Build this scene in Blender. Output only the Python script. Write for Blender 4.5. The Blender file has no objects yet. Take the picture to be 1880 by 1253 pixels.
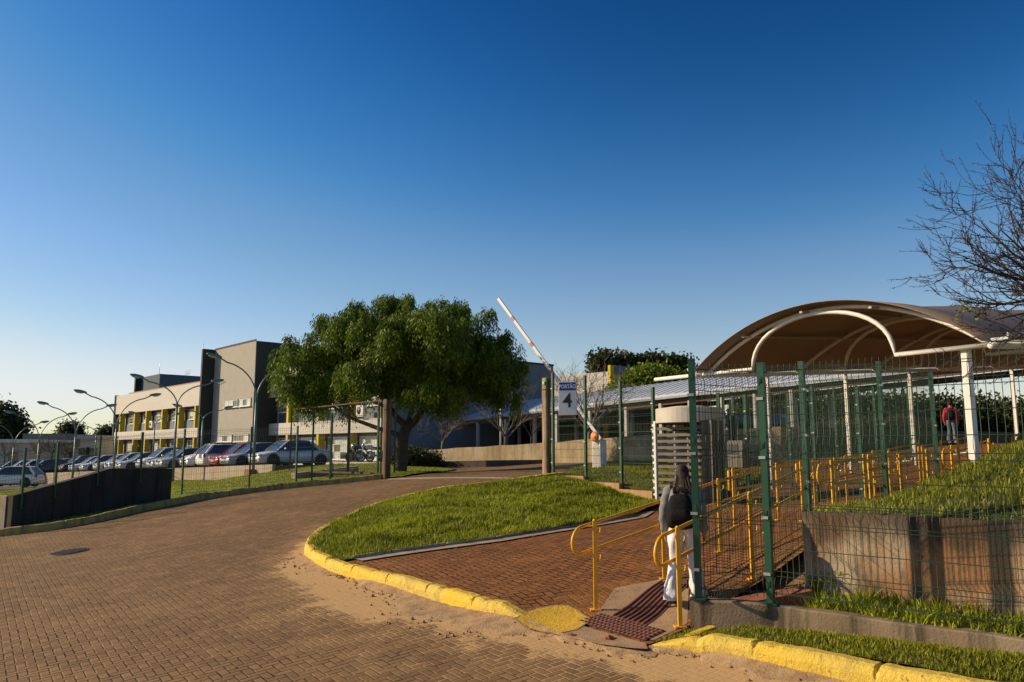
import bpy, math, random
import numpy as np
from math import sin, cos, pi, radians, atan2, sqrt
from mathutils import Vector, Matrix
from mathutils.geometry import delaunay_2d_cdt
SC = bpy.context.scene
COL = SC.collection
# ------------------------------------------------------------------ camera
CAMZ = 1.7; F = 1450.0; PITCH = radians(7.85)
cd = bpy.data.cameras.new("camera"); cam = bpy.data.objects.new("camera", cd); COL.objects.link(cam)
cam.location = (0, 0, CAMZ); cam.rotation_euler = (pi/2 + PITCH, 0, 0)
cd.sensor_width = 36; cd.lens = F/1880*36; cd.clip_start = 0.1; cd.clip_end = 6000
SC.camera = cam
# ------------------------------------------------------------------ sky and sun
SUN_EL = radians(25); SUN_DIR = Vector((-1.0, 0.18, 0)).normalized()      # horizontal direction towards the sun
w = bpy.data.worlds.new("World"); SC.world = w; w.use_nodes = True
nt = w.node_tree; bg = nt.nodes["Background"]
sky = nt.nodes.new("ShaderNodeTexSky"); sky.sky_type = 'NISHITA'; sky.sun_disc = False
sky.sun_elevation = SUN_EL; sky.sun_rotation = atan2(SUN_DIR.x, SUN_DIR.y)
sky.altitude = 0; sky.air_density = 1.0; sky.dust_density = 0.25; sky.ozone_density = 3.0
hs = nt.nodes.new("ShaderNodeHueSaturation"); hs.inputs['Saturation'].default_value = 1.35; hs.inputs['Value'].default_value = 0.1
cv = nt.nodes.new("ShaderNodeRGBCurve"); gn = nt.nodes.new("ShaderNodeVectorMath"); gn.operation = 'SCALE'; gn.inputs[3].default_value = 14.3
for ci, pts in enumerate([[(.012,.004),(.035,.040),(.073,.155),(.2,.40),(.4,.70),(.8,.85)], [(.05,.013),(.08,.036),(.107,.066),(.16,.165),(.227,.30),(.4,.54),(.61,.76),(.9,.88)], [(.2,.12),(.25,.175),(.30,.255),(.36,.38),(.44,.52),(.55,.64),(.63,.76),(.9,.88)]]):
    cc = cv.mapping.curves[ci]
    for a_, b_ in pts: cc.points.new(a_, b_)
cv.mapping.use_clip = False; cv.mapping.extend = 'EXTRAPOLATED'; cv.mapping.update()
nt.links.new(sky.outputs[0], hs.inputs['Color']); nt.links.new(hs.outputs[0], cv.inputs['Color']); nt.links.new(cv.outputs[0], gn.inputs[0]); nt.links.new(gn.outputs[0], bg.inputs[0]); bg.inputs[1].default_value = 0.061
sd = bpy.data.lights.new("sun", 'SUN'); sun = bpy.data.objects.new("sun", sd); COL.objects.link(sun)
sd.energy = 5.0; sd.angle = radians(0.5); sd.color = (1.0, 0.79, 0.49)
sv = Vector((SUN_DIR.x*cos(SUN_EL), SUN_DIR.y*cos(SUN_EL), sin(SUN_EL)))
sun.rotation_euler = sv.to_track_quat('Z', 'Y').to_euler(); sun.location = (-20, 0, 30)
SC.view_settings.view_transform = 'Standard'; SC.view_settings.look = 'None'
SC.view_settings.exposure = 0.25; SC.view_settings.gamma = 1.0
rnd = random.Random(7); NR = np.random.RandomState(11)
# ------------------------------------------------------------------ geometry helpers
A1 = atan2(-.742, .67)                       # the bearing the site is laid out on
D1 = Vector((.67, -.742, 0)).normalized(); D2 = Vector((.742, .67, 0)).normalized(); DR = Vector((.69, .72, 0)).normalized()
def ray(px, py):
    u = px-940; v = 626-py
    return Vector((u, F*cos(PITCH)-v*sin(PITCH), F*sin(PITCH)+v*cos(PITCH)))
def at(px, py, Y):
    d = ray(px, py); t = Y/d.y
    return Vector((d.x*t, Y, CAMZ+d.z*t))
CP = np.array([(0,0,-.5),(-4.8,7.7,-.45),(-2,5,-.37),(3,4,-.02),(8,3,.2),(-10,5,-1.0),(.16,8.2,0.0),(-3.5,13.8,.01),(-3.1,19.1,.36),(-.15,21.6,.76),
 (1,23,.94),(-4.3,27,.73),(-12.5,19.8,-.40),(-13,21,-.37),(-11,25.8,.09),(-7.9,26.3,.38),(-5.4,26.4,.6),(-8,15,-.3),(-20,12,-1.5),
 (1.57,7.67,.05),(.86,8.43,.04),(2.0,9.0,.11),(3.07,10.6,.38),(3.47,9.42,.45),(5.26,11.3,.65),(6.9,13,.75),(8.7,14.9,.9),(12,18.3,1.15),(16,24,1.5),(19,33,1.85),
 (-2.3,11.6,.0),(2.4,16.2,.32),(3.7,18.4,.44),(3.44,19.15,.42),(2.75,20.3,.58),(1.95,21.45,.80),(6.2,16.3,.6),(10,26,1.2),(3,26,1.05),(6.1,32,1.28),(1.65,40,1.05),(-5,46,.75),(-3,34,.8),(-8,36,1.0),
 (-13.5,41.7,.15),(-20,47,-.2),(-26.6,53,-.6),(-33.2,60,-1.0),(-40.4,67.5,-1.4),(-37,60,-1.2),(-14,33,.1),(-20,30,-.5),(-28,38,-1.1),
 (-60,90,-2),(40,60,2.2),(-60,40,-2.6),(40,25,2.2),(30,5,1.0),(0,-20,-1.2),(-30,-5,-2),(0,100,1.0)], float)
def tps_fit(P, lam=0.15):
    n = len(P); d = np.hypot(P[:,None,0]-P[None,:,0], P[:,None,1]-P[None,:,1])
    K = np.where(d > 0, d*d*np.log(d+1e-9), 0)+lam*np.eye(n)
    Q = np.c_[np.ones(n), P[:,:2]]
    S = np.block([[K, Q], [Q.T, np.zeros((3,3))]])
    return np.linalg.solve(S, np.r_[P[:,2], 0, 0, 0])
CW = tps_fit(CP)
def tps_eval(P, W, x, y):
    x = np.asarray(x, float); y = np.asarray(y, float)
    d = np.hypot(x[...,None]-P[:,0], y[...,None]-P[:,1])
    return (np.where(d > 0, d*d*np.log(d+1e-9), 0)*W[:-3]).sum(-1)+W[-3]+W[-2]*x+W[-1]*y
def H(x, y):
    x = np.asarray(x, float); y = np.asarray(y, float)
    z = np.clip(tps_eval(CP, CW, x, y), -3.5, 3.2)
    r = np.hypot(x, y-30)
    f = np.clip((r-70)/60, 0, 1); f = f*f*(3-2*f)
    far = np.where(x < 0, -2.0, -2.0+np.clip(x/60, 0, 1)*2.5)
    return z*(1-f)+far*f
def h(x, y): return float(H(x, y))
def G(px, py, dz=0.0, hf=None):
    hf = hf or h
    d = ray(px, py); d = d/d.y
    y = 3.0; step = .25; prev = y
    while y < 200:
        if CAMZ+d.z*y <= hf(d.x*y, y)+dz: break
        prev = y; y += step*(1+y*.03)
    a, b = prev, y
    for _ in range(24):
        m = (a+b)/2
        if CAMZ+d.z*m <= hf(d.x*m, m)+dz: b = m
        else: a = m
    return Vector((d.x*b, b, hf(d.x*b, b)+dz))
class MB:
    def __init__(s): s.v = []; s.f = []; s.sm = []
    def add(s, vs, fs, sm=False):
        n = len(s.v); s.v.extend([tuple(a) for a in vs]); s.f.extend([tuple(n+i for i in q) for q in fs]); s.sm.extend([sm]*len(fs)); return s
    def bx(s, x0, x1, y0, y1, z0, z1, M=None):
        vs = [Vector((x, y, z)) for z in (z0, z1) for y in (y0, y1) for x in (x0, x1)]
        if M is not None: vs = [M @ v for v in vs]
        return s.add(vs, [(0,2,3,1),(4,5,7,6),(0,1,5,4),(2,6,7,3),(0,4,6,2),(1,3,7,5)])
    def bev(s, x0, x1, y0, y1, z0, z1, b, M=None):   # box with chamfered edges (top and sides)
        ring = lambda e, z: [(x0+e+(b if i in (0,) else 0), 0, 0) for i in range(0)]
        def R(i, z):
            return [(x0+i+b,y0+i,z),(x1-i-b,y0+i,z),(x1-i,y0+i+b,z),(x1-i,y1-i-b,z),(x1-i-b,y1-i,z),(x0+i+b,y1-i,z),(x0+i,y1-i-b,z),(x0+i,y0+i+b,z)]
        rings = [R(b,z0), R(0,z0+b), R(0,z1-b), R(b,z1)]
        vs = [Vector(p) for r in rings for p in r]
        if M is not None: vs = [M @ v for v in vs]
        fs = [tuple(reversed(range(8)))]
        for k in range(3):
            for i in range(8): fs.append((k*8+i, k*8+(i+1)%8, (k+1)*8+(i+1)%8, (k+1)*8+i))
        fs.append(tuple(range(24, 32)))
        return s.add(vs, fs)
    def bar(s, p, q, a, b=None, up=(0,0,1)):
        p = Vector(p); q = Vector(q); b = b or a; d = (q-p).normalized(); u = Vector(up)
        if abs(d.dot(u)) > .98: u = Vector((1,0,0)) if abs(d.x) < .9 else Vector((0,1,0))
        x = d.cross(u).normalized(); y = x.cross(d)
        vs = [o+x*i*a/2+y*j*b/2 for o in (p, q) for i, j in ((-1,-1),(1,-1),(1,1),(-1,1))]
        return s.add(vs, [(0,1,2,3),(7,6,5,4),(0,4,5,1),(1,5,6,2),(2,6,7,3),(3,7,4,0)])
    def tube(s, pts, r, n=8, cap=True, sq=(1,1), sm=True):
        pts = [Vector(p) for p in pts]; m = len(pts)
        rs = r if isinstance(r, (list, tuple)) else [r]*m
        t0 = (pts[1]-pts[0]).normalized(); u = Vector((0,0,1))
        if abs(t0.dot(u)) > .95: u = Vector((1,0,0))
        x = t0.cross(u).normalized(); vs = []
        for i, p in enumerate(pts):
            t = ((pts[min(i+1,m-1)]-pts[max(i-1,0)])).normalized()
            x = (x-t*x.dot(t)).normalized(); y = t.cross(x)
            for k in range(n):
                a = 2*pi*k/n; vs.append(p+x*cos(a)*rs[i]*sq[0]+y*sin(a)*rs[i]*sq[1])
        fs = [(i*n+k, i*n+(k+1)%n, (i+1)*n+(k+1)%n, (i+1)*n+k) for i in range(m-1) for k in range(n)]
        if cap: fs += [tuple(reversed(range(n))), tuple(range((m-1)*n, m*n))]
        return s.add(vs, fs, sm)
    def loft(s, secs, n=16, cap=True, pw=1.0):       # secs: (cx, cy, z, rx, ry)
        vs = []
        for cx, cy, z, rx, ry in secs:
            for k in range(n):
                a = 2*pi*k/n; c, q = cos(a), sin(a)
                vs.append((cx+math.copysign(abs(c)**pw, c)*rx, cy+math.copysign(abs(q)**pw, q)*ry, z))
        fs = [(i*n+k, i*n+(k+1)%n, (i+1)*n+(k+1)%n, (i+1)*n+k) for i in range(len(secs)-1) for k in range(n)]
        if cap: fs += [tuple(reversed(range(n))), tuple(range((len(secs)-1)*n, len(secs)*n))]
        return s.add(vs, fs, True)
    def ell(s, c, r, n=12, m=8, M=None):
        vs = []; 
        for i in range(1, m):
            a = pi*i/m
            for k in range(n):
                b = 2*pi*k/n; vs.append(Vector((r[0]*sin(a)*cos(b), r[1]*sin(a)*sin(b), r[2]*cos(a))))
        vs += [Vector((0,0,r[2])), Vector((0,0,-r[2]))]
        if M is not None: vs = [M @ v for v in vs]
        vs = [v+Vector(c) for v in vs]
        fs = [(i*n+k, (i+1)*n+k, (i+1)*n+(k+1)%n, i*n+(k+1)%n) for i in range(m-2) for k in range(n)]
        T = (m-1)*n
        fs += [(T, k, (k+1)%n) for k in range(n)]+[(T+1, (m-2)*n+(k+1)%n, (m-2)*n+k) for k in range(n)]
        return s.add(vs, fs, True)
    def cyl(s, p, q, r, n=16): return s.tube([p, q], r, n)
    def ext(s, prof, depth0, depth1, axis='y'):      # prof: list of (a, z) swept along y (a=x) or x (a=y)
        n = len(prof)
        P = (lambda a, z, d: (a, d, z)) if axis == 'y' else (lambda a, z, d: (d, a, z))
        vs = [P(a, z, depth0) for a, z in prof]+[P(a, z, depth1) for a, z in prof]
        fs = [(i, (i+1)%n, n+(i+1)%n, n+i) for i in range(n)]+[tuple(reversed(range(n))), tuple(range(n, 2*n))]
        return s.add(vs, fs)
def wm(o):
    return (wm(o.parent) if o.parent else Matrix.Identity(4)) @ o.matrix_basis
def obj(name, mb, m, parent=None, world=False, label=None, cat=None, group=None, kind=None, norm=True):
    me = bpy.data.meshes.new(name)
    if isinstance(mb, tuple):
        V, Fc = mb; V = np.asarray(V, float); Fc = np.asarray(Fc, np.int32); sm = None
        if world and parent:
            Mi = np.array(wm(parent).inverted()); V = V @ Mi[:3,:3].T+Mi[:3,3]
        nv, nf, k = len(V), len(Fc), Fc.shape[1]
        me.vertices.add(nv); me.vertices.foreach_set('co', V.ravel())
        me.loops.add(nf*k); me.loops.foreach_set('vertex_index', Fc.ravel())
        me.polygons.add(nf); me.polygons.foreach_set('loop_start', np.arange(0, nf*k, k, dtype=np.int32))
        me.polygons.foreach_set('loop_total', np.full(nf, k, np.int32)); me.update(calc_edges=True)
    else:
        V = mb.v
        if world and parent:
            Mi = wm(parent).inverted(); V = [Mi @ Vector(v) for v in V]
        me.from_pydata([tuple(v) for v in V], [], mb.f)
        me.polygons.foreach_set('use_smooth', mb.sm); me.update()
        if norm:
            import bmesh
            b = bmesh.new(); b.from_mesh(me); bmesh.ops.recalc_face_normals(b, faces=b.faces); b.to_mesh(me); b.free()
    o = bpy.data.objects.new(name, me); COL.objects.link(o)
    if m: me.materials.append(m)
    if parent: o.parent = parent
    for k_, v_ in (('label', label), ('category', cat), ('group', group), ('kind', kind)):
        if v_: o[k_] = v_
    return o
def thing(name, label, cat, loc=(0,0,0), rz=0, group=None):
    o = bpy.data.objects.new(name, None); COL.objects.link(o); o.empty_display_size = .2
    o.location = loc; o.rotation_euler = (0, 0, rz); o['label'] = label; o['category'] = cat
    if group: o['group'] = group
    return o
def dup(r, loc, rz, label):
    c = r.copy(); COL.objects.link(c); c.location = loc; c.rotation_euler = (0, 0, rz); c['label'] = label
    def rec(a, b):
        for ch in list(a.children):
            if ch.name in seen: continue
            d = ch.copy(); COL.objects.link(d); d.parent = b; seen.add(d.name); rec(ch, d)
    seen = set(); rec(r, c); return c
def patch(name, poly, hf, m, sp=.5, dz=0, kind='structure', attr=None, parent=None, skirt=0, **kw):
    P = [(p[0], p[1]) for p in poly]; out = []
    for i in range(len(P)):
        a, b = P[i], P[(i+1)%len(P)]; L = math.hypot(b[0]-a[0], b[1]-a[1]); k = max(1, int(L/sp))
        out += [(a[0]+(b[0]-a[0])*j/k, a[1]+(b[1]-a[1])*j/k) for j in range(k)]
    nb = len(out); xs = [p[0] for p in P]; ys = [p[1] for p in P]
    gx = np.arange(min(xs), max(xs), sp); gy = np.arange(min(ys), max(ys), sp*.87)
    g = np.array([(x+(sp/2 if j%2 else 0), y) for j, y in enumerate(gy) for x in gx])
    ins = inside(g, out)
    B = np.array(out); g = g[ins]
    if len(g):
        keep = np.array([np.min(np.hypot(B[:,0]-q[0], B[:,1]-q[1])) > sp*.45 for q in g]); g = g[keep]
    allp = [Vector(p) for p in out]+[Vector((q[0], q[1])) for q in g]
    vs, _, fs, *_ = delaunay_2d_cdt(allp, [], [list(range(nb))], 1, 1e-5)
    xy = np.array([(v.x, v.y) for v in vs]); z = hf(xy[:,0], xy[:,1])+dz
    mb = MB(); mb.add(np.c_[xy, z].tolist(), [tuple(f) for f in fs], True)
    if skirt:
        n0 = len(out); zz = hf(B[:,0], B[:,1])+dz
        mb.add([(B[i,0], B[i,1], zz[i]) for i in range(n0)]+[(B[i,0], B[i,1], zz[i]-skirt) for i in range(n0)], [(i, (i+1)%n0, n0+(i+1)%n0, n0+i) for i in range(n0)])
    o = obj(name, mb, m, parent, kind=kind, norm=False, **kw)
    # make the sheet face up
    me = o.data
    if me.polygons and me.polygons[0].normal.z < 0: me.flip_normals()
    if attr:
        co = np.empty(len(me.vertices)*3); me.vertices.foreach_get('co', co); co = co.reshape(-1, 3)
        for an, fn in attr.items():
            at_ = me.attributes.new(an, 'FLOAT', 'POINT'); at_.data.foreach_set('value', fn(co[:,0], co[:,1]).astype(np.float32))
    return o
def inside(g, poly):
    g = np.asarray(g); x, y = g[:,0], g[:,1]; c = np.zeros(len(g), bool); n = len(poly)
    for i in range(n):
        x1, y1 = poly[i][0], poly[i][1]; x2, y2 = poly[(i+1)%n][0], poly[(i+1)%n][1]
        if y1 == y2: continue
        k = ((y1 > y) != (y2 > y)) & (x < (x2-x1)*(y-y1)/(y2-y1)+x1); c ^= k
    return c
def distpoly(x, y, P):
    d = np.full(np.shape(x), 1e9)
    for a, b in zip(P[:-1], P[1:]):
        ax, ay, bx, by = a[0], a[1], b[0], b[1]; L = (bx-ax)**2+(by-ay)**2+1e-9
        t = np.clip(((x-ax)*(bx-ax)+(y-ay)*(by-ay))/L, 0, 1)
        d = np.minimum(d, np.hypot(x-ax-t*(bx-ax), y-ay-t*(by-ay)))
    return d
def smooth(P, n=8):                                  # Catmull-Rom through 2D/3D points
    P = [Vector(p) for p in P]; Q = [2*P[0]-P[1]]+P+[2*P[-1]-P[-2]]; out = []
    for i in range(1, len(Q)-2):
        for k in range(n):
            t = k/n; a, b, c, d = Q[i-1:i+3]
            out.append(.5*((2*b)+(c-a)*t+(2*a-5*b+4*c-d)*t*t+(3*b-a-3*c+d)*t**3))
    out.append(P[-1]); return out
# ------------------------------------------------------------------ materials
def mat(name, col, rough=.7, metal=0, var=.15, vs=3.0, bump=0, bs=40, var2=None, spec=.5, detail=4, trans=0):
    m = bpy.data.materials.new(name); m.use_nodes = True; n = m.node_tree.nodes; L = m.node_tree.links
    p = n["Principled BSDF"]; p.inputs['Roughness'].default_value = rough; p.inputs['Metallic'].default_value = metal
    p.inputs['Specular IOR Level'].default_value = spec
    tc = n.new('ShaderNodeTexCoord')
    no = n.new('ShaderNodeTexNoise'); no.inputs['Scale'].default_value = vs; no.inputs['Detail'].default_value = detail; no.inputs['Roughness'].default_value = .62
    L.new(tc.outputs['Object'], no.inputs['Vector'])
    cr = n.new('ShaderNodeValToRGB'); cr.color_ramp.elements[0].position = .3; cr.color_ramp.elements[1].position = .72
    a = [c*(1-var) for c in col]; b = [min(1, c*(1+var)) for c in col]
    if var2: b = var2
    cr.color_ramp.elements[0].color = (*a, 1); cr.color_ramp.elements[1].color = (*b, 1)
    L.new(no.outputs[0], cr.inputs[0]); L.new(cr.outputs[0], p.inputs['Base Color'])
    if bump:
        nb = n.new('ShaderNodeTexNoise'); nb.inputs['Scale'].default_value = bs; nb.inputs['Detail'].default_value = 5
        L.new(tc.outputs['Object'], nb.inputs['Vector'])
        bu = n.new('ShaderNodeBump'); bu.inputs['Strength'].default_value = bump; bu.inputs['Distance'].default_value = .02
        L.new(nb.outputs[0], bu.inputs['Height']); L.new(bu.outputs[0], p.inputs['Normal'])
    m['p'] = 1
    return m
class NT:
    def __init__(s, m): s.t = m.node_tree; s.n = s.t.nodes; s.l = s.t.links; s.p = s.n["Principled BSDF"]
    def node(s, ty, **kw):
        x = s.n.new('ShaderNode'+ty)
        for k, v in kw.items():
            if k in x.inputs.keys(): x.inputs[k].default_value = v
            else: setattr(x, k, v)
        return x
    def ma(s, op, a, b=None, c=None):
        x = s.n.new('ShaderNodeMath'); x.operation = op
        for i, v in enumerate((a, b, c)):
            if v is None: continue
            if isinstance(v, (int, float)): x.inputs[i].default_value = v
            else: s.l.new(v, x.inputs[i])
        return x.outputs[0]
    def mix(s, f, a, b):
        x = s.n.new('ShaderNodeMix'); x.data_type = 'RGBA'
        if isinstance(f, (int, float)): x.inputs[0].default_value = f
        else: s.l.new(f, x.inputs[0])
        for i, v in ((6, a), (7, b)):
            if isinstance(v, tuple): x.inputs[i].default_value = (*v, 1) if len(v) == 3 else v
            else: s.l.new(v, x.inputs[i])
        return x.outputs[2]
    def noise(s, vec, sc, det=4, rough=.6):
        x = s.node('TexNoise'); x.inputs['Scale'].default_value = sc; x.inputs['Detail'].default_value = det; x.inputs['Roughness'].default_value = rough
        s.l.new(vec, x.inputs['Vector']); return x.outputs[0]
    def ramp(s, v, a, b):
        x = s.n.new('ShaderNodeMapRange'); x.inputs[1].default_value = a; x.inputs[2].default_value = b; x.interpolation_type = 'SMOOTHSTEP'
        s.l.new(v, x.inputs[0]); return x.outputs[0]
def new_mat(name, rough=.8):
    m = bpy.data.materials.new(name); m.use_nodes = True; t = NT(m); t.p.inputs['Roughness'].default_value = rough
    return m, t
def paver_mat(name, colA, colB, sandc, joint, rot=45, size=.1, sandamt=1.0, sx=1.0, aniso=.0):
    m, t = new_mat(name, .9); t.p.inputs['Specular IOR Level'].default_value = .2
    tc = t.node('TexCoord'); mp = t.node('Mapping'); mp.inputs['Rotation'].default_value = (0, 0, radians(rot)); mp.inputs['Scale'].default_value = (1/size, 1/size, 0)
    t.l.new(tc.outputs['Object'], mp.inputs[0])
    sp = t.node('SeparateXYZ'); t.l.new(mp.outputs[0], sp.inputs[0]); X, Y = sp.outputs[0], sp.outputs[1]
    i = t.ma('FLOOR', X); j = t.ma('FLOOR', Y); fx = t.ma('FRACT', X); fy = t.ma('FRACT', Y)
    k = t.ma('FLOORED_MODULO', t.ma('SUBTRACT', i, j), 4.0)
    k0 = t.ma('COMPARE', k, 0.0, .3); k1 = t.ma('COMPARE', k, 1.0, .3); k2 = t.ma('COMPARE', k, 2.0, .3); k3 = t.ma('COMPARE', k, 3.0, .3)
    ifx = t.ma('SUBTRACT', 1.0, fx); ify = t.ma('SUBTRACT', 1.0, fy)
    dl = t.ma('ADD', fx, k1); dr = t.ma('ADD', ifx, k0); db = t.ma('ADD', fy, k2); dt = t.ma('ADD', ify, k3)
    d = t.ma('MINIMUM', t.ma('MINIMUM', dl, dr), t.ma('MINIMUM', db, dt))
    brick = t.ramp(d, .03, .13)
    cb = t.node('CombineXYZ'); t.l.new(t.ma('SUBTRACT', i, k1), cb.inputs[0]); t.l.new(t.ma('ADD', j, k3), cb.inputs[1])
    wn = t.node('TexWhiteNoise', noise_dimensions='2D'); t.l.new(cb.outputs[0], wn.inputs['Vector'])
    obv = tc.outputs['Object']
    n1 = t.noise(obv, .35, 5); n2 = t.noise(obv, 45, 3); n3 = t.noise(obv, 2.2, 5, .7)
    c = t.mix(wn.outputs[0], colA, colB)
    c = t.mix(t.ma('MULTIPLY', t.ramp(n1, .35, .7), .55), c, tuple(v*1.35 for v in colB))
    c = t.mix(t.ma('MULTIPLY', n2, .5), c, tuple(v*.6 for v in colA))
    at_ = t.node('Attribute', attribute_name='sand')
    jc = t.mix(t.ramp(t.ma('ADD', n3, t.ma('MULTIPLY', at_.outputs['Fac'], .5)), .48, .72), joint, sandc)
    if aniso:    # sandy joints one way; the other way keeps joint shadow painted dark
        dxm = t.ma('MINIMUM', dl, dr); dym = t.ma('MINIMUM', db, dt)
        jc = t.mix(t.ma('MULTIPLY', t.ma('MULTIPLY', t.ma('LESS_THAN', dxm, dym), t.ramp(t.noise(obv, 3.1, 4, .7), .35, .62)), aniso), jc, tuple(v*.62 for v in sandc))
    c = t.mix(brick, jc, c)
    sm = t.ramp(t.ma('ADD', t.ma('MULTIPLY', at_.outputs['Fac'], 1.0), t.ma('MULTIPLY', t.ma('SUBTRACT', n3, .5), 1.5)), .42, .72)
    sm = t.ma('MULTIPLY', sm, sandamt)
    c = t.mix(sm, c, t.mix(n2, tuple(v*.8 for v in sandc), tuple(v*1.15 for v in sandc)))
    t.l.new(c, t.p.inputs['Base Color'])
    hgt = t.ma('ADD', t.ma('MULTIPLY', t.ma('MULTIPLY', brick, t.ma('SUBTRACT', 1.0, t.ma('MULTIPLY', sm, .8))), 1.0), t.ma('MULTIPLY', n2, .25))
    hgt = t.ma('ADD', hgt, t.ma('MULTIPLY', wn.outputs[0], .35))
    hgt = t.ma('ADD', hgt, t.ma('MULTIPLY', n3, 1.2))
    bu = t.node('Bump'); bu.inputs['Strength'].default_value = 1.0; bu.inputs['Distance'].default_value = .009 if aniso else .018
    t.l.new(hgt, bu.inputs['Height']); t.l.new(bu.outputs[0], t.p.inputs['Normal'])
    return m
def grass_mat(name, ca, cb, cc, scale=1.0):
    m, t = new_mat(name, .9); tc = t.node('TexCoord'); o = tc.outputs['Object']
    n1 = t.noise(o, .8*scale, 5); n2 = t.noise(o, 9*scale, 5, .75); n3 = t.noise(o, 60*scale, 3)
    c = t.mix(t.ramp(n1, .35, .65), ca, cb); c = t.mix(t.ramp(n2, .5, .75), c, cc); c = t.mix(t.ma('MULTIPLY', n3, .4), c, tuple(v*.4 for v in ca))
    t.l.new(c, t.p.inputs['Base Color'])
    bu = t.node('Bump'); bu.inputs['Strength'].default_value = 1; bu.inputs['Distance'].default_value = .08
    t.l.new(t.ma('ADD', n2, t.ma('MULTIPLY', n3, .6)), bu.inputs['Height']); t.l.new(bu.outputs[0], t.p.inputs['Normal']); return m
def leaf_mat(name, c1, c2, tr=.35, rough=.6):
    m, t = new_mat(name, rough); gi = t.node('NewGeometry')
    rp = t.mix(gi.outputs['Random Per Island'], c1, c2)
    tc = t.node('TexCoord'); n1 = t.noise(tc.outputs['Object'], .7, 3)
    rp = t.mix(t.ramp(n1, .35, .7), rp, t.mix(.5, rp, tuple(min(1, v*1.5) for v in c2)))
    t.l.new(rp, t.p.inputs['Base Color']); t.p.inputs['Specular IOR Level'].default_value = .25
    ts = t.node('BsdfTranslucent'); t.l.new(rp, ts.inputs[0]); mx = t.node('MixShader'); mx.inputs[0].default_value = tr
    out = t.n['Material Output']; t.l.new(t.p.outputs[0], mx.inputs[1]); t.l.new(ts.outputs[0], mx.inputs[2]); t.l.new(mx.outputs[0], out.inputs[0]); return m
def concrete_mat(name, base, dark, warm, streak=1.0, sc=1.0):
    m, t = new_mat(name, .9); tc = t.node('TexCoord'); o = tc.outputs['Object']
    mp = t.node('Mapping'); mp.inputs['Scale'].default_value = (5*sc, 5*sc, .45*sc); t.l.new(o, mp.inputs[0])
    n1 = t.noise(mp.outputs[0], 1.0, 5, .65); n2 = t.noise(o, 3*sc, 6, .7); n3 = t.noise(o, 50, 4); n4 = t.noise(o, .9*sc, 4)
    c = t.mix(t.ramp(n4, .38, .62), base, warm); c = t.mix(t.ma('MULTIPLY', t.ramp(n1, .42, .66), .85*streak), c, dark)
    c = t.mix(t.ma('MULTIPLY', t.ramp(n2, .5, .8), .6), c, dark); c = t.mix(t.ma('MULTIPLY', n3, .25), c, tuple(v*.5 for v in base))
    t.l.new(c, t.p.inputs['Base Color'])
    bu = t.node('Bump'); bu.inputs['Strength'].default_value = .6; bu.inputs['Distance'].default_value = .01
    t.l.new(t.ma('ADD', n3, n2), bu.inputs['Height']); t.l.new(bu.outputs[0], t.p.inputs['Normal']); return m
M = {}
def kerbpaint():
    m, t = new_mat('yellow_kerb_paint', .75); tc = t.node('TexCoord'); o = tc.outputs['Object']
    n1 = t.noise(o, 5, 6, .7); n2 = t.noise(o, 22, 5, .7); n3 = t.noise(o, 1.3, 4); n4 = t.noise(o, 90, 3)
    c = t.mix(t.ramp(n3, .35, .65), (.80,.53,.02), (.66,.50,.08)); c = t.mix(t.ma('MULTIPLY', t.ramp(n1, .50, .72), .75), c, (.42,.27,.07))
    c = t.mix(t.ramp(n2, .60, .66), c, (.20,.13,.07)); c = t.mix(t.ma('MULTIPLY', n4, .3), c, (.40,.25,.04))
    t.l.new(c, t.p.inputs['Base Color']); bu = t.node('Bump'); bu.inputs['Strength'].default_value = .9; bu.inputs['Distance'].default_value = .018
    t.l.new(t.ma('ADD', n1, t.ma('ADD', n2, t.ma('MULTIPLY', n4, .4))), bu.inputs['Height']); t.l.new(bu.outputs[0], t.p.inputs['Normal']); return m
M['road'] = paver_mat('road_pavers', (.155,.090,.042), (.275,.165,.078), (.50,.32,.15), (.016,.009,.004), rot=-34, size=.085, aniso=.8)
M['fore'] = paver_mat('forecourt_pavers', (.15,.058,.018), (.33,.135,.040), (.36,.20,.075), (.018,.009,.004), rot=-25, sandamt=.6)
M['grass'] = grass_mat('grass_bed', (.06,.075,.008), (.12,.14,.012), (.17,.14,.04))
M['lawn'] = grass_mat('lawn', (.15,.19,.012), (.25,.28,.018), (.30,.29,.04), .5)
M['dirt'] = grass_mat('dirt', (.11,.085,.045), (.13,.13,.04), (.22,.16,.09), .4)
M['blade'] = leaf_mat('grass_blade', (.04,.065,.006), (.34,.37,.018), .3)
M['bladeb'] = leaf_mat('bank_grass_blade', (.05,.07,.007), (.34,.34,.025), .3)
M['yellow'] = kerbpaint()
M['kerb'] = concrete_mat('old_yellow_kerb', (.42,.33,.09), (.10,.085,.05), (.35,.27,.10), .9)
M['conc'] = concrete_mat('weathered_concrete', (.40,.33,.25), (.085,.065,.045), (.36,.21,.11), 1.0)
M['concd'] = concrete_mat('dark_concrete', (.30,.23,.15), (.05,.04,.025), (.22,.15,.09), 1.2)
M['concb'] = concrete_mat('shaded_dark_concrete', (.050,.043,.034), (.012,.011,.009), (.04,.03,.022), 1.0)  # left wall face: its shade is put into this very dark colour
M['stone'] = concrete_mat('stone_wall', (.42,.34,.22), (.08,.06,.04), (.32,.24,.13), .55, .9)
M['concl'] = concrete_mat('light_concrete', (.40,.34,.27), (.17,.14,.10), (.36,.27,.19), .6)
M['ochre'] = concrete_mat('ochre_plinth', (.45,.27,.12), (.20,.12,.06), (.50,.30,.14), .5)
M['green'] = mat('green_paint', (.006,.065,.032), .45, 0, .2, 6, .1)
M['wire'] = mat('green_wire', (.010,.042,.024), .5, 0, .15, 5)
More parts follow.
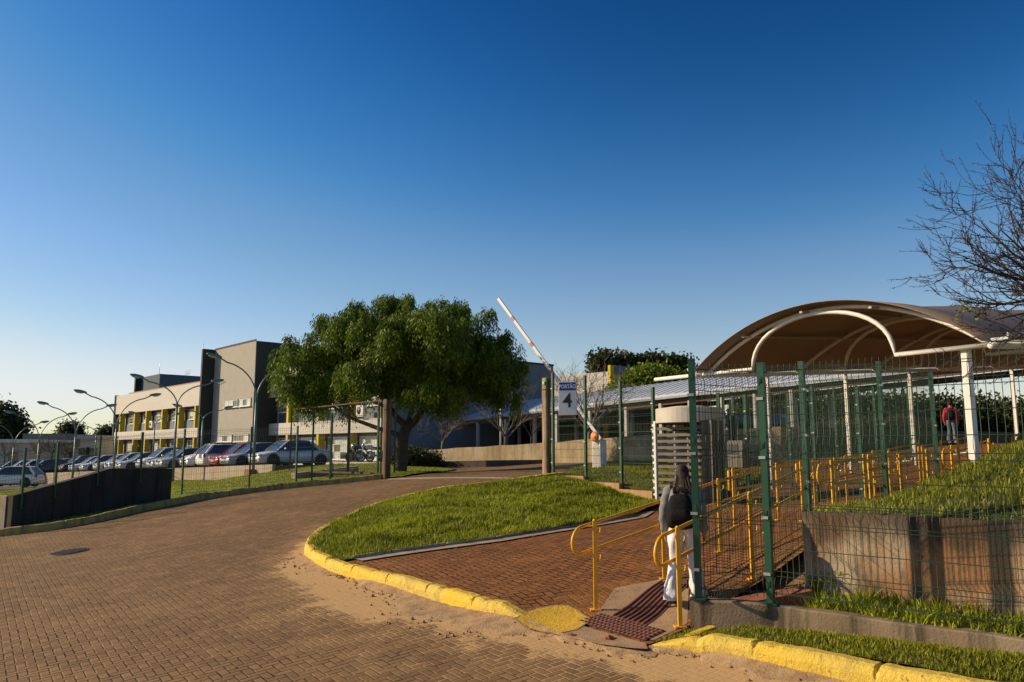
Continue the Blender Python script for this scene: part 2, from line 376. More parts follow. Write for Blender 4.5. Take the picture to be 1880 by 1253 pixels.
M['rail'] = mat('yellow_rail_paint', (.74,.37,.008), .45, 0, .12, 8, .08)
M['white'] = mat('white_paint', (.72,.70,.68), .45, 0, .08, 4)
M['grey'] = mat('grey_paint', (.42,.40,.37), .55, 0, .12, 4)
M['tgrey'] = mat('brown_grey_shade_paint', (.12,.10,.08), .6, 0, .2, 5)  # turnstile bars: their shade is put into the darker colour
M['cream'] = mat('cream_paint', (.50,.46,.40), .5, 0, .08, 4)
M['galv'] = mat('galvanised', (.42,.45,.46), .4, .6, .15, 7)
M['wood'] = concrete_mat('weathered_timber', (.34,.26,.17), (.12,.085,.055), (.40,.29,.17), 1.0, 2)
M['beige'] = mat('beige_render', (.54,.51,.47), .9, 0, .06, 1.5, .2, 60)
M['greige'] = mat('greige_render', (.34,.32,.285), .9, 0, .07, 1.2, .2, 60)
M['slate'] = mat('slate_render', (.055,.085,.12), .85, 0, .08, 1, .1)
M['slatel'] = mat('blue_grey_render_and_shade', (.15,.175,.20), .85, 0, .08, 1, .1)
M['dgreen'] = mat('dark_trim_and_shade', (.025,.032,.028), .8, 0, .1, 1)
M['ywall'] = mat('yellow_render', (.58,.44,.02), .8, 0, .08, 2)
M['dark'] = mat('dark_interior_and_shade', (.018,.015,.013), .6, 0, .2, 2)
M['glass'] = mat('window_glass', (.04,.045,.05), .08, 0, .2, 2, spec=.8)
M['curtain'] = mat('pale_curtain', (.55,.58,.58), .35, 0, .25, 6)
M['roofbr'] = mat('roof_brown', (.28,.21,.13), .8, 0, .15, 2)
M['mroof'] = mat('metal_roof', (.52,.56,.62), .40, .0, .10, 1.5)
M['mroofu'] = mat('walkway_timber', (.11,.06,.035), .8, 0, .2, 3)
def membrane():
    m, t = new_mat('membrane', .6); tc = t.node('TexCoord'); c = t.mix(t.noise(tc.outputs['Object'], 1.5, 5), (.19,.14,.095), (.24,.18,.13))
    t.l.new(c, t.p.inputs['Base Color']); return m
M['memb'] = membrane()
M['bark'] = mat('bark', (.07,.05,.035), .95, 0, .4, 8, .8, 25)
M['twig'] = mat('twig_bark', (.05,.033,.024), .9, 0, .35, 6)
M['twigg'] = mat('grey_twig_bark', (.16,.13,.10), .9, 0, .3, 6)
M['lawnb'] = leaf_mat('lawn_blade', (.10,.13,.008), (.32,.35,.02), .35)
M['leaf'] = leaf_mat('pepper_leaf', (.018,.034,.004), (.15,.22,.014), .22)
M['leafd'] = leaf_mat('dark_leaf', (.022,.035,.01), (.06,.075,.02), .25)
M['leafg'] = leaf_mat('green_leaf', (.05,.09,.010), (.20,.25,.02), .3)
M['rubber'] = mat('rubber', (.018,.018,.018), .8, 0, .2, 5)
M['rim'] = mat('rim', (.45,.46,.47), .3, .8, .1, 5)
M['lamp'] = mat('headlight_glass', (.65,.68,.70), .12, .2, .1, 9, spec=.8)
M['tail'] = mat('tail_light', (.45,.01,.01), .2, 0, .1, 9)
M['plate'] = mat('number_plate', (.55,.55,.55), .4, 0, .05, 9)
M['bplast'] = mat('black_plastic', (.02,.02,.022), .5, 0, .1, 9)
M['lampg'] = mat('lamp_post_paint', (.13,.20,.19), .45, .3, .15, 5)
M['sblue'] = mat('sign_blue', (.01,.03,.30), .4, 0, .05, 5)
M['swhite'] = mat('sign_white', (.80,.80,.80), .4, 0, .05, 5)
M['sblack'] = mat('sign_black', (.012,.012,.012), .4, 0, .05, 5)
M['sgreen'] = mat('sign_green', (.02,.5,.12), .4, 0, .05, 5)
M['orange'] = mat('orange_disc', (.75,.27,.10), .5, 0, .1, 5)
M['tact'] = mat('tactile_tile', (.15,.055,.035), .8, 0, .25, 8, .3)
M['asph'] = mat('parking_asphalt', (.10,.09,.08), .95, 0, .2, 2, .3)
M['iron'] = mat('iron_cover', (.05,.048,.045), .7, .2, .4, 20, .5)
M['skin'] = mat('skin', (.45,.25,.17), .55, 0, .06, 8)
M['hair'] = mat('dark_hair', (.03,.011,.007), .75, 0, .4, 30, .5, 60)
M['hood'] = mat('grey_hoodie', (.20,.20,.21), .95, 0, .12, 9, .4, 30)
M['pants'] = mat('white_trousers', (.68,.67,.70), .9, 0, .06, 6, .6, 7)
M['pack'] = mat('black_backpack', (.009,.009,.010), .85, 0, .2, 9, .4, 30, spec=.2)
M['shirt'] = mat('crimson_shirt', (.50,.015,.06), .9, 0, .1, 9)
M['jeans'] = mat('grey_jeans', (.10,.13,.18), .9, 0, .15, 9)
M['bluea'] = mat('blue_fascia', (.06,.22,.60), .6, 0, .1, 3)
M['slab'] = concrete_mat('sandy_slab', (.36,.23,.13), (.14,.08,.045), (.42,.27,.14), .5)
M['woodd'] = concrete_mat('dark_timber', (.13,.085,.05), (.05,.033,.02), (.17,.10,.055), 1.0, 2)
M['redbr'] = concrete_mat('red_ledge', (.30,.10,.05), (.10,.04,.02), (.34,.12,.06), .5)
# ================================================================== GROUND AND ROAD
def pline(pts, dz=0.0): return [G(*p, dz) for p in pts]
LK = smooth([G(*p).to_2d() for p in [(-260,1010),(0,985),(160,962),(330,925),(500,900),(640,886),(700,880)]], 10)      # left kerb
IK = smooth([G(*p).to_2d() for p in [(1030,878),(930,891),(800,908),(700,932),(625,962),(580,988),(559,1012),(572,1034),(620,1055),(700,1078),(800,1106),(900,1133),(975,1150)]], 10)
FK = smooth([G(*p).to_2d() for p in [(1195,1190),(1300,1205),(1440,1232),(1600,1262),(1780,1300),(2000,1350)]], 8)         # kerb on the right
ISL_IN = [G(1180,940).to_2d(), G(1160,955).to_2d(), G(900,1003).to_2d(), G(650,1040).to_2d()]
def np_grid():
    def ax(a, b, c, d, fine):
        v = list(np.arange(a, b, fine)); s = fine; x = b
        while x < d: v.append(x); s *= 1.25; x += s
        v.append(d); s = fine; x = a-fine; l = []
        while x > c: l.append(x); s *= 1.25; x -= s
        l.append(c); return np.array(sorted(l)+v)
    return ax(-50, 30, -2500, 2500, 1.0), ax(0, 80, -60, 3500, 1.0)
gx, gy = np_grid(); XX, YY = np.meshgrid(gx, gy); ZZ = H(XX, YY)-.10
nxx = len(gx); idx = np.arange(XX.size).reshape(XX.shape)
q = np.stack([idx[:-1,:-1], idx[:-1,1:], idx[1:,1:], idx[1:,:-1]], -1).reshape(-1, 4)
o = obj('ground', (np.c_[XX.ravel(), YY.ravel(), ZZ.ravel()], q), M['dirt'], kind='structure'); o.data.polygons.foreach_set('use_smooth', [True]*len(o.data.polygons))
kerbs = [(p.x, p.y) for p in IK[len(IK)//3:]]+[tuple(G(1100,1165).to_2d())]+[(p.x, p.y) for p in FK]
tip = G(559,1012)
def sandf(x, y):
    d = distpoly(x, y, kerbs); s = .95*np.exp(-(d/.55)**2)+.35*np.exp(-(d/1.5)**2)
    e = G(760,1105); s += .55*np.exp(-((x-e.x)**2/2.5+(y-e.y)**2/.5))
    return s*np.clip((x-tip.x+1.0)/1.5, 0, 1)
beyond = [G(*p).to_2d() for p in [(700,880),(740,876),(800,868),(838,862),(790,858)]]
WL = [Vector((-5.4,46.4)), Vector((1.65,40)), Vector((6.1,32)), Vector((9.8,29))]
roadpoly = [tuple(p) for p in LK]+[tuple(p) for p in beyond[1:4]]+[(-6,46.9),(1.4,40.2),(6.5,32.4),(9.9,29.2),(4.0,20.2),(5.5,14),(9,9),(12,2),(12,-8),(-40,-8),(-40,10),(LK[0].x-10,LK[0].y-4)]
patch('road', roadpoly, H, M['road'], .4, attr={'sand': sandf})
patch('threshold_strip', [tuple(G(*p).to_2d()) for p in [(712,878),(1000,881),(1000,884),(712,881)]], H, M['concl'], .5, dz=.006)
# manhole cover
c = G(125,1014)
mb = MB(); mb.loft([(0,0,-.03,.33,.33),(0,0,.006,.33,.33),(0,0,.012,.31,.31)], 28)
t = thing('manhole_cover', 'round dark iron cover set into the brick road', 'manhole cover', (c.x, c.y, c.z+.004))
sl = (atan2(h(c.x, c.y+.5)-h(c.x, c.y-.5), 1.0), -atan2(h(c.x+.5, c.y)-h(c.x-.5, c.y), 1.0))
t.rotation_euler = (sl[0], sl[1], 0)
obj('cover', mb, M['iron'], t)
mb = MB(); mb.loft([(0,0,-.03,.37,.37),(0,0,.006,.37,.37),(0,0,.006,.335,.335)], 28); obj('frame', mb, M['iron'], t)
mb = MB()
for i in range(-4, 5):
    hw = sqrt(.31**2-(i*.068)**2); mb.bx(i*.068-.015, i*.068+.015, -hw, hw, .008, .018)
obj('rib', mb, M['iron'], t)
def kerb(name, P, m, label, wdt=.16, hgt=.14, side=1, step=.07, taper0=0, taper1=0, base=None, jit=.004):
    base = base or h
    R = [Vector((p[0], p[1])) for p in P]; cum = [0]
    for a, b in zip(R[:-1], R[1:]): cum.append(cum[-1]+(b-a).length)
    js = list(np.arange(.95, cum[-1]-.1, .95)); ds = [d for d in np.arange(0, cum[-1], step) if all(abs(d-j_) > .035 for j_ in js)]+[cum[-1]]
    J = []
    for j_ in js: ds += [j_-.02, j_-.006, j_+.006, j_+.02]; J += [j_-.006, j_+.006]
    ds = sorted(ds); xs_ = [p.x for p in R]; ys_ = [p.y for p in R]
    S2 = [Vector((float(np.interp(d, cum, xs_)), float(np.interp(d, cum, ys_)))) for d in ds]; jt = set(k for k, d in enumerate(ds) if d in J)
    S = S2; tot = 0; mb = MB(); vs = []; n = len(S); dist = [0]
    for a, b in zip(S[:-1], S[1:]): dist.append(dist[-1]+(b-a).length)
    r = random.Random(len(P))
    prof = [(0,-.12),(0,.55),(.12,.9),(.28,1.0),(.8,1.0),(.95,.93),(1,-.12)]
    for i, p in enumerate(S):
        t = (S[min(i+1,n-1)]-S[max(i-1,0)]).normalized(); nn = Vector((-t.y, t.x))*side
        k = 1.0
        if taper0: k = min(k, .12+.88*min(1, dist[i]/taper0))
        if taper1: k = min(k, .12+.88*min(1, (dist[-1]-dist[i])/taper1))
        gap = -.03 if i in jt else 0; jit_n = .010*sin(dist[i]*2.1)+.007*sin(dist[i]*5.3+1)+(r.uniform(-.03,.0) if r.random() < .06 else 0)
        for a, z in prof:
            j = r.uniform(-jit, jit); q = p+nn*(a*wdt+j*.6)
            vs.append((q.x, q.y, base(p.x, p.y)+(z*hgt*k if z > 0 else z)+j+(gap+jit_n*hgt*5 if z > .5 else 0)))
    m_ = len(prof); fs = [(i*m_+k, i*m_+k+1, (i+1)*m_+k+1, (i+1)*m_+k) for i in range(n-1) for k in range(m_-1)]
    fs += [tuple(range(m_)), tuple((n-1)*m_+k for k in reversed(range(m_)))]
    mb.add(vs, fs, False)
    return obj(name, mb, m, label=label, cat='kerb')
LK2 = [(p.x, p.y) for p in LK]; IK2 = [(p.x, p.y) for p in IK]; FK2 = [(p.x, p.y) for p in FK]
kerb('kerb', LK2, M['kerb'], 'long worn kerb with faded yellow paint on the far left side of the road', side=1, hgt=.18, wdt=.18)
kerb('kerb', IK2, M['yellow'], 'curved yellow painted kerb round the grass island and brick forecourt', side=1, taper1=.5, hgt=.17, wdt=.17)
kerb('kerb', FK2, M['yellow'], 'thick yellow painted kerb in front of the low wall with the mesh fence', side=1, taper0=.55, wdt=.18, hgt=.16)
# grass island
def off(P, d):
    out = []; n = len(P)
    for i in range(n):
        t = (Vector(P[min(i+1,n-1)])-Vector(P[max(i-1,0)])).normalized(); out.append((P[i][0]-t.y*d, P[i][1]+t.x*d))
    return out
ik_in = off(IK2, .14)
split = min(range(len(ik_in)), key=lambda i: (Vector(ik_in[i])-ISL_IN[3]).length)
STRIP = [G(1175,945).to_2d(), G(1160,955).to_2d(), G(900,1003).to_2d(), G(650,1040).to_2d()]
isl = ik_in[:split+1]+[tuple(STRIP[3]), tuple(STRIP[2]), tuple(STRIP[1]), tuple(G(1215,932).to_2d()), (3.35,19.3), (2.75,20.35), (1.95,21.6), (1.25,22.9)]
STL = [tuple(p) for p in STRIP]
def lumps(x, y, a=.04, f=1.0):
    return a*(np.sin(2.3*f*x+1.7*np.sin(1.9*f*y))*np.cos(2.9*f*y+.8*np.sin(2.7*f*x+1))+.6*np.sin(6.1*f*x+2*np.sin(4.3*f*y+1))*np.sin(5.3*f*y+1.3)+.35*np.sin(11.7*f*x+y)*np.cos(13.1*f*y-x))
def hisl(x, y):
    x = np.asarray(x, float); y = np.asarray(y, float)
    d = np.minimum(distpoly(x, y, ik_in[:split+1]), distpoly(x, y, STL)); k = np.clip(d/1.6, 0, 1)
    fd = np.clip(distpoly(x, y, [(1.1,22.9),(2.0,21.6),(2.8,20.4),(3.44,19.3),(3.6,18.3)])/1.4, 0, 1); k = k*fd
    return H(x, y)+.03+.09*fd+.16*k*k*(3-2*k)+.10*np.exp(-((x-1.5)**2/2.2+(y-18.6)**2/4))*k+lumps(x, y, .05)*k
patch('island_ground', isl, hisl, M['grass'], .17)
def blades(name, poly, hf, dens, hh, wd, m, seed=1, clump=.5, **kw):
    r = np.random.RandomState(seed); P = np.array([(p[0], p[1]) for p in poly]); lo = P.min(0); hi = P.max(0)
    n = int((hi-lo).prod()*dens); g = lo+r.rand(n, 2)*(hi-lo); g = g[inside(g, [tuple(p) for p in P])]
    # clumpiness
    f = sum(np.sin(g[:,0]*a+b+1.3*np.sin(g[:,1]*c))*np.cos(g[:,1]*a*1.1+c) for a, b, c in ((3.1,.4,2.7),(6.7,2.1,5.3),(13.,1.2,9.1)))/3
    keep = r.rand(len(g)) < (1-clump)+clump*(f*.9+.5); g = g[keep]; f = f[keep]; n = len(g)
    z = hf(g[:,0], g[:,1]); hgt = hh*(.45+.9*r.rand(n))*(1+.55*f); a = r.rand(n)*2*pi; le = r.randn(n, 2)*hgt[:,None]*.45
    dx = np.c_[np.cos(a), np.sin(a)]*wd*(.6+.8*r.rand(n))[:,None]/2
    b0 = np.c_[g-dx, z-.01]; b1 = np.c_[g+dx, z-.01]; m0 = np.c_[g-dx*.7+le*.4, z+hgt*.6]; m1 = np.c_[g+dx*.7+le*.4, z+hgt*.6]; tp = np.c_[g+le, z+hgt]
    V = np.stack([b0, b1, m1, m0, tp], 1).reshape(-1, 3); i = np.arange(n)[:,None]*5
    T = np.concatenate([i+np.array([[0,1,2]]), i+np.array([[0,2,3]]), i+np.array([[3,2,4]])], 0)
    return obj(name, (V, T), m, kind='stuff', **kw)
isl_o = off(IK2, .07)[:split+1]+isl[split+1:]
blades('grass', isl_o, hisl, 2200, .075, .014, M['blade'], 2, .75, label='short green grass covering the kerbed island', cat='grass')
# drain strip
dstrip = [tuple(p) for p in off([tuple(q) for q in STRIP], .0)]
d_in = off([tuple(q) for q in STRIP], .0); d_out = off([tuple(q) for q in STRIP], .30)
def hfore(x, y):
    x = np.asarray(x, float); y = np.asarray(y, float)
    c = G(1120,1160); d = np.hypot(x-c.x, y-c.y); k = np.clip((d-.55)/1.0, 0, 1)
    far = np.clip((np.hypot(x-c.x, y-c.y)-4)/3, 0, 1)
    return H(x, y)+.015+.11*k*k*(3-2*k)*(1-.7*far)
dp = d_in+list(reversed(d_out))
patch('drain_channel', dp, hfore, M['concl'], .25, dz=.02)
e1 = off([tuple(q) for q in STRIP], .30); 
ko = kerb('kerb', [tuple(q) for q in STRIP], M['concl'], 'thin pale concrete edging between island grass and brick forecourt', wdt=.07, hgt=.06, side=-1, base=lambda x, y: float(hfore(x, y))+.0, jit=.003)
# forecourt
fk0 = G(1195,1188).to_2d()
fore = ik_in[split:]+[tuple(G(1000,1158).to_2d()), tuple(G(1060,1172).to_2d()), tuple(G(1195,1186).to_2d()), tuple(G(1262,1157).to_2d()), (1.74,7.66)]
fcl = [(1.74,7.66)]+[tuple((Vector((1.74,7.66,0))+DR*t_).to_2d()) for t_ in (2.5,5.1,7.5,12,20,30)]
fore += fcl[1:]+[(20,36),(9.9,29.2),(4.0,20.2),(3.4,19.2),tuple(G(1215,932).to_2d())]+[tuple(p) for p in STRIP[1:]]
def sandfore(x, y):
    c = G(1150,1120); return .6*np.exp(-((x-c.x)**2+(y-c.y)**2)/.5)
patch('forecourt_paving', fore, hfore, M['fore'], .3, attr={'sand': sandfore})
FP = fore
# dropped kerb wings painted yellow, tactile tiles, concrete slab
def quadpatch(name, pxs, m, dz, hf=None, sp=.1, kind='structure', **kw):
    return patch(name, [tuple(G(*p).to_2d()) for p in pxs], hf or hfore, m, sp, dz=dz, kind=kind, **kw)
def wingmat():
    m, t = new_mat('worn_yellow_wing', .8); tc = t.node('TexCoord'); o = tc.outputs['Object']; at_ = t.node('Attribute', attribute_name='edge')
    n1 = t.noise(o, 9, 5, .7); n2 = t.noise(o, 40, 4); e = t.ramp(t.ma('ADD', t.ma('MULTIPLY', at_.outputs['Fac'], 16.0), t.ma('MULTIPLY', t.ma('SUBTRACT', n1, .5), 1.6)), .15, .55)
    y = t.mix(t.ramp(n1, .4, .7), (.76,.48,.015), (.60,.36,.02)); c = t.mix(e, (.36,.22,.11), y); c = t.mix(t.ma('MULTIPLY', n2, .35), c, (.25,.14,.04)); t.l.new(c, t.p.inputs['Base Color'])
    bu = t.node('Bump'); bu.inputs['Strength'].default_value = .8; bu.inputs['Distance'].default_value = .012; t.l.new(t.ma('ADD', n1, n2), bu.inputs['Height']); t.l.new(bu.outputs[0], t.p.inputs['Normal']); return m
M['wing'] = wingmat()
WG = [tuple(G(*p).to_2d()) for p in [(944,1150),(962,1138),(985,1130),(1015,1124),(1042,1122),(1064,1128),(1084,1140),(1078,1150),(1060,1162),(1030,1168),(1000,1168),(968,1162)]]
patch('painted_kerb_wing', WG, hfore, M['wing'], .06, dz=.016, attr={'edge': lambda x, y: distpoly(x, y, WG+[WG[0]])})
kerb('kerb', [tuple(G(1206,1193).to_2d()), tuple(G(1250,1174).to_2d()), tuple(G(1300,1157).to_2d())], M['yellow'], 'short yellow kerb return between the studded tiles and the low wall', wdt=.10, hgt=.05, side=-1, taper0=.6)
quadpatch('dropped_kerb', [(1000,1166),(1062,1152),(1185,1186),(1190,1200),(1100,1188)], M['slab'], .012)
quadpatch('entry_slab', [(1075,1150),(1130,1100),(1235,1080),(1265,1105),(1262,1150),(1200,1180)], M['slab'], .006)
mb = MB()
a, b, c_, d_ = [G(*p) for p in [(1060,1146),(1104,1131),(1222,1163),(1185,1181)]]
for i in range(17):
    for j in range(5):
        p = a.lerp(d_, (i+.5)/17).lerp(b.lerp(c_, (i+.5)/17), (j+.5)/5); z = float(hfore(p.x, p.y))+.01
        mb.loft([(p.x, p.y, z-.01, .030, .024),(p.x, p.y, z+.008, .026, .02),(p.x, p.y, z+.014, .012, .01)], 8)
tp = quadpatch('warning_tile', [(1060,1146),(1104,1131),(1222,1163),(1185,1181)], M['tact'], .012, kind=None, label='dark red warning tiles with raised studs at the dropped kerb', cat='tactile paving')
obj('stud', mb, M['tact'], tp)
tp = quadpatch('guide_tile', [(1122,1134),(1205,1095),(1262,1085),(1262,1100),(1185,1154)], M['tact'], .012, kind=None, label='dark red ribbed guide tiles leading between the yellow handrails', cat='tactile paving')
mb = MB()
a, b, c_, d_ = [G(*p) for p in [(1122,1134),(1212,1090),(1262,1098),(1185,1152)]]
for k in range(7):
    f_ = (k+.5)/7; p = a.lerp(d_, f_); q_ = b.lerp(c_, f_)
    mb.tube([(r_.x, r_.y, float(hfore(r_.x, r_.y))+.016) for r_ in [p.lerp(q_, s_/6) for s_ in range(7)]], .013, 6, sq=(1.3,.8))
obj('rib', mb, M['tact'], tp)
def sandstuff():
    line = [(p.x, p.y) for p in IK[int(len(IK)*.52):]]+[tuple(G(1010,1166).to_2d()), tuple(G(1100,1190).to_2d()), tuple(G(1195,1202).to_2d())]+[(p.x, p.y) for p in FK[:int(len(FK)*.6)]]
    R = random.Random(3); P = [Vector(p) for p in line]; cum = [0]
    for a, b in zip(P[:-1], P[1:]): cum.append(cum[-1]+(b-a).length)
    ds = np.arange(0, cum[-1], .06); X = np.interp(ds, cum, [p.x for p in P]); Y = np.interp(ds, cum, [p.y for p in P]); tx = np.gradient(X); ty = np.gradient(Y); L = np.hypot(tx, ty); tx /= L; ty /= L
    env = np.clip(ds/1.0, 0, 1)*np.clip((cum[-1]-ds)/1.0, 0, 1)
    wv = env*(.20+.16*np.sin(ds*1.3+1)+.09*np.sin(ds*4.1)+.05*np.sin(ds*11.3+2)+.035*np.sin(ds*23)+.22*np.exp(-((ds-cum[-1]*.55)/1.1)**2)); wv = np.maximum(wv, .015)
    wv += np.array([R.uniform(0, .03) for _ in ds]); vs = []; k = 9
    for i in range(len(ds)):
        for j in range(k):
            f_ = j/(k-1); d = -.02+f_*wv[i]; x = X[i]+ty[i]*d; y = Y[i]-tx[i]*d
            hgt = .045*(1-f_)**1.4*env[i]*(.6+.5*sin(ds[i]*2.2))+.012*(1-f_)**.5*R.uniform(.2, 1)+.004
            vs.append((x, y, h(x, y)+(hgt if j < k-1 else -.006)))
    mb = MB(); mb.add(vs, [(i*k+j, (i+1)*k+j, (i+1)*k+j+1, i*k+j+1) for i in range(len(ds)-1) for j in range(k-1)], True)
    m, t = new_mat('drifted_sand', .95); tc = t.node('TexCoord'); o = tc.outputs['Object']; n1 = t.noise(o, 6, 6, .7); n2 = t.noise(o, 60, 4)
    c = t.mix(t.ramp(n1, .38, .66), (.50,.33,.17), (.30,.18,.09)); c = t.mix(t.ma('MULTIPLY', n2, .5), c, (.24,.15,.08)); t.l.new(c, t.p.inputs['Base Color'])
    bu = t.node('Bump'); bu.inputs['Strength'].default_value = 1; bu.inputs['Distance'].default_value = .02; t.l.new(t.ma('ADD', n1, t.ma('MULTIPLY', n2, .5)), bu.inputs['Height']); t.l.new(bu.outputs[0], t.p.inputs['Normal'])
    obj('sand', mb, m, label='pale sand and soil washed up along the yellow kerb', cat='sand', kind='stuff')
    # grit and crumbs of soil
    g = MB(); 
    for _ in range(230):
        i = R.randrange(len(ds)); d = wv[i]*R.uniform(.1, 1.5)+.03; x = X[i]+ty[i]*d+R.uniform(-.05,.05); y = Y[i]-tx[i]*d+R.uniform(-.05,.05); q = R.uniform(.006, .02)*(1.6 if R.random() < .08 else 1); z = h(x, y)+q*.5
        g.add([(x-q,y,z),(x+q,y+q*.3,z),(x,y-q,z),(x+q*.2,y+q,z),(x,y,z+q*.8),(x,y,z-q)], [(0,2,4),(2,1,4),(1,3,4),(3,0,4),(0,3,5),(3,1,5),(1,2,5),(2,0,5)])
    obj('soil_crumbs', g, M['slab'], label='brown crumbs of soil scattered on the pavers beside the kerb', cat='soil', kind='stuff')
    # fallen leaves
    V = []; Fq = []; 
    for _ in range(500):
        if R.random() < .6: x = R.uniform(-1.5, 3.0); y = R.uniform(8.0, 13.5)
        else: x = R.uniform(-6, 3); y = R.uniform(6.3, 14)
        inside_ = inside([(x, y)], FP)[0]; z = (float(hfore(x, y)) if inside_ else h(x, y))+.008; a = R.uniform(0, 6.28); l = R.uniform(.012, .03); w_ = l*.45; n = len(V); ca, sa = cos(a), sin(a)
        if inside([(x, y)], isl)[0] or (x > 1.9 and y < 8.6): continue
        V += [(x-ca*l, y-sa*l, z), (x+sa*w_, y-ca*w_, z+.006), (x+ca*l, y+sa*l, z+.003), (x-sa*w_, y+ca*w_, z+.008)]; Fq.append((n, n+1, n+2, n+3))
    obj('fallen_leaves', (np.array(V), np.array(Fq)), M['dryleaf'], label='small dry leaves scattered over the brick forecourt and road', cat='leaves', kind='stuff')
M['dryleaf'] = leaf_mat('dry_leaf', (.20,.11,.04), (.45,.33,.12), .2)
sandstuff()
# loose bricks, stones, leaves on road edge
def rock(c, r, seed):
    R = random.Random(seed); mb = MB(); mb.ell(c, (r, r*.8, r*.5), 8, 6); mb.v = [tuple(a+R.uniform(-.18, .18)*r for a in v) for v in mb.v]; mb.sm = [False]*len(mb.sm); return mb
for k, (px, py) in enumerate([(948,1150),(1120,1178),(66,962),(1050,1172),(330,922)]):
    p = G(px, py); obj('stone', rock((p.x, p.y, p.z+.02), .045+.02*(k%3), k), M['redbr'], label=['small reddish stone at the end of the curved yellow kerb','small reddish stone on the sand by the studded tiles','reddish stone on the verge by the dark wall','small stone lying on sand below the yellow wing','broken red brick at the foot of the far fence'][k], cat='stone')
# ================================================================== RIGHT SIDE: low wall, retaining wall, bank
PC = Vector((1.74, 7.62, 0)); P2 = Vector((2.34, 7.39, 0)); P3 = Vector((3.79, 6.09, 0)); P4 = P2+(P3-P2).normalized()*4.5
def wallstrip(name, P, z0, z1, th, m, label, cat='wall', sub=.25, jit=.004):   # P: xy list, thickness to the left of travel
    S = [Vector((P[0][0], P[0][1]))]
    for a, b in zip(P[:-1], P[1:]):
        a = Vector((a[0], a[1])); b = Vector((b[0], b[1])); n = max(1, int((b-a).length/sub)); S += [a.lerp(b, k/n) for k in range(1, n+1)]
    mb = MB(); vs = []; n = len(S); R = random.Random(int(th*1000)+n)
    for i, p in enumerate(S):
        t = (S[min(i+1,n-1)]-S[max(i-1,0)]).normalized(); nn = Vector((-t.y, t.x))
        zb = z0(p.x, p.y) if callable(z0) else z0; zt = (z1(p.x, p.y) if callable(z1) else z1)+R.uniform(-jit, jit)*2
        q = p+nn*th; e = .012
        for a, z in ((p, zb), (p, zt-e), (p+nn*e, zt), (q-nn*e, zt), (q, zt-e), (q, zb)): vs.append((a.x, a.y, z))
    fs = [(i*6+k, i*6+k+1, (i+1)*6+k+1, (i+1)*6+k) for i in range(n-1) for k in range(5)]+[(0,1,2,3,4,5), tuple((n-1)*6+k for k in (5,4,3,2,1,0))]
    mb.add(vs, fs); return obj(name, mb, m, label=label, cat=cat)
LWT = .325
wallstrip('low_wall', [(PC.x-.09, PC.y-.02), (P2.x, P2.y-.07), (P3.x-.05, P3.y-.05), (P4.x, P4.y)], lambda x, y: h(x, y)-.2, LWT, .16, M['concd'], 'low weathered concrete wall carrying the front green mesh fence')
RW0 = Vector((2.93, 8.15, 0)); RW1 = Vector((4.14, 6.63, 0)); RWd = (RW1-RW0).normalized(); RW2 = RW0+RWd*5.2
m_, t_ = new_mat('retaining_wall_concrete', .9)
tc = t_.node('TexCoord'); o_ = tc.outputs['Object']; mp = t_.node('Mapping'); mp.inputs['Scale'].default_value = (3.0, 3.0, 1.5); t_.l.new(o_, mp.inputs[0])
n1 = t_.noise(mp.outputs[0], 1, 5, .65); n2 = t_.noise(o_, 4, 6, .7); n3 = t_.noise(o_, 60, 4); n4 = t_.noise(mp.outputs[0], .45, 3)
sp = t_.node('SeparateXYZ'); t_.l.new(o_, sp.inputs[0])
c = t_.mix(t_.ramp(n4, .45, .60), (.36,.28,.20), (.30,.145,.06)); c = t_.mix(t_.ma('MULTIPLY', t_.ramp(n1, .46, .64), .8), c, (.07,.05,.032))
c = t_.mix(t_.ma('MULTIPLY', t_.ramp(n2, .48, .75), .6), c, (.12,.085,.055))
topst = t_.ramp(t_.ma('ADD', sp.outputs[2], t_.ma('MULTIPLY', n1, .7)), 1.02, 1.38); c = t_.mix(t_.ma('MULTIPLY', topst, .85), c, (.035,.022,.015))
for ctr, wd in ((1.80, .10),):      # dark vertical band: a cast shadow painted into the wall colour
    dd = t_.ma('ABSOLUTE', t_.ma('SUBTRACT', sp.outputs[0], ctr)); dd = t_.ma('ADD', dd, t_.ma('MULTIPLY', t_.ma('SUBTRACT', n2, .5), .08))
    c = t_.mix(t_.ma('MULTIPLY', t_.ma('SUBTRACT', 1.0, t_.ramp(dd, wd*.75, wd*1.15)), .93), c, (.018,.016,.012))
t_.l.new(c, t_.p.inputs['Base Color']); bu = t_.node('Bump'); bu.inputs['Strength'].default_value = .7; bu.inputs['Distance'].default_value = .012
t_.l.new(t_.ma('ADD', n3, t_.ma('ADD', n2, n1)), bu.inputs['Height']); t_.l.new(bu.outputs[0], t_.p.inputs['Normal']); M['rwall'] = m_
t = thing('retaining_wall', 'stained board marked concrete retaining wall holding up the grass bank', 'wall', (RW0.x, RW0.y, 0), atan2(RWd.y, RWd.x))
mb = MB(); n = 26
for i in range(n):
    x0 = 5.2*i/n; mb.bx(x0, 5.2*(i+1)/n, .0, .18, .0, 1.08+.05*(x0/2)**.7*.6+(i*5%4)*.003)
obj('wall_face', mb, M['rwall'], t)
mb = MB(); mb.bx(-.012, -.004, .0, .18, .1, 1.05); 
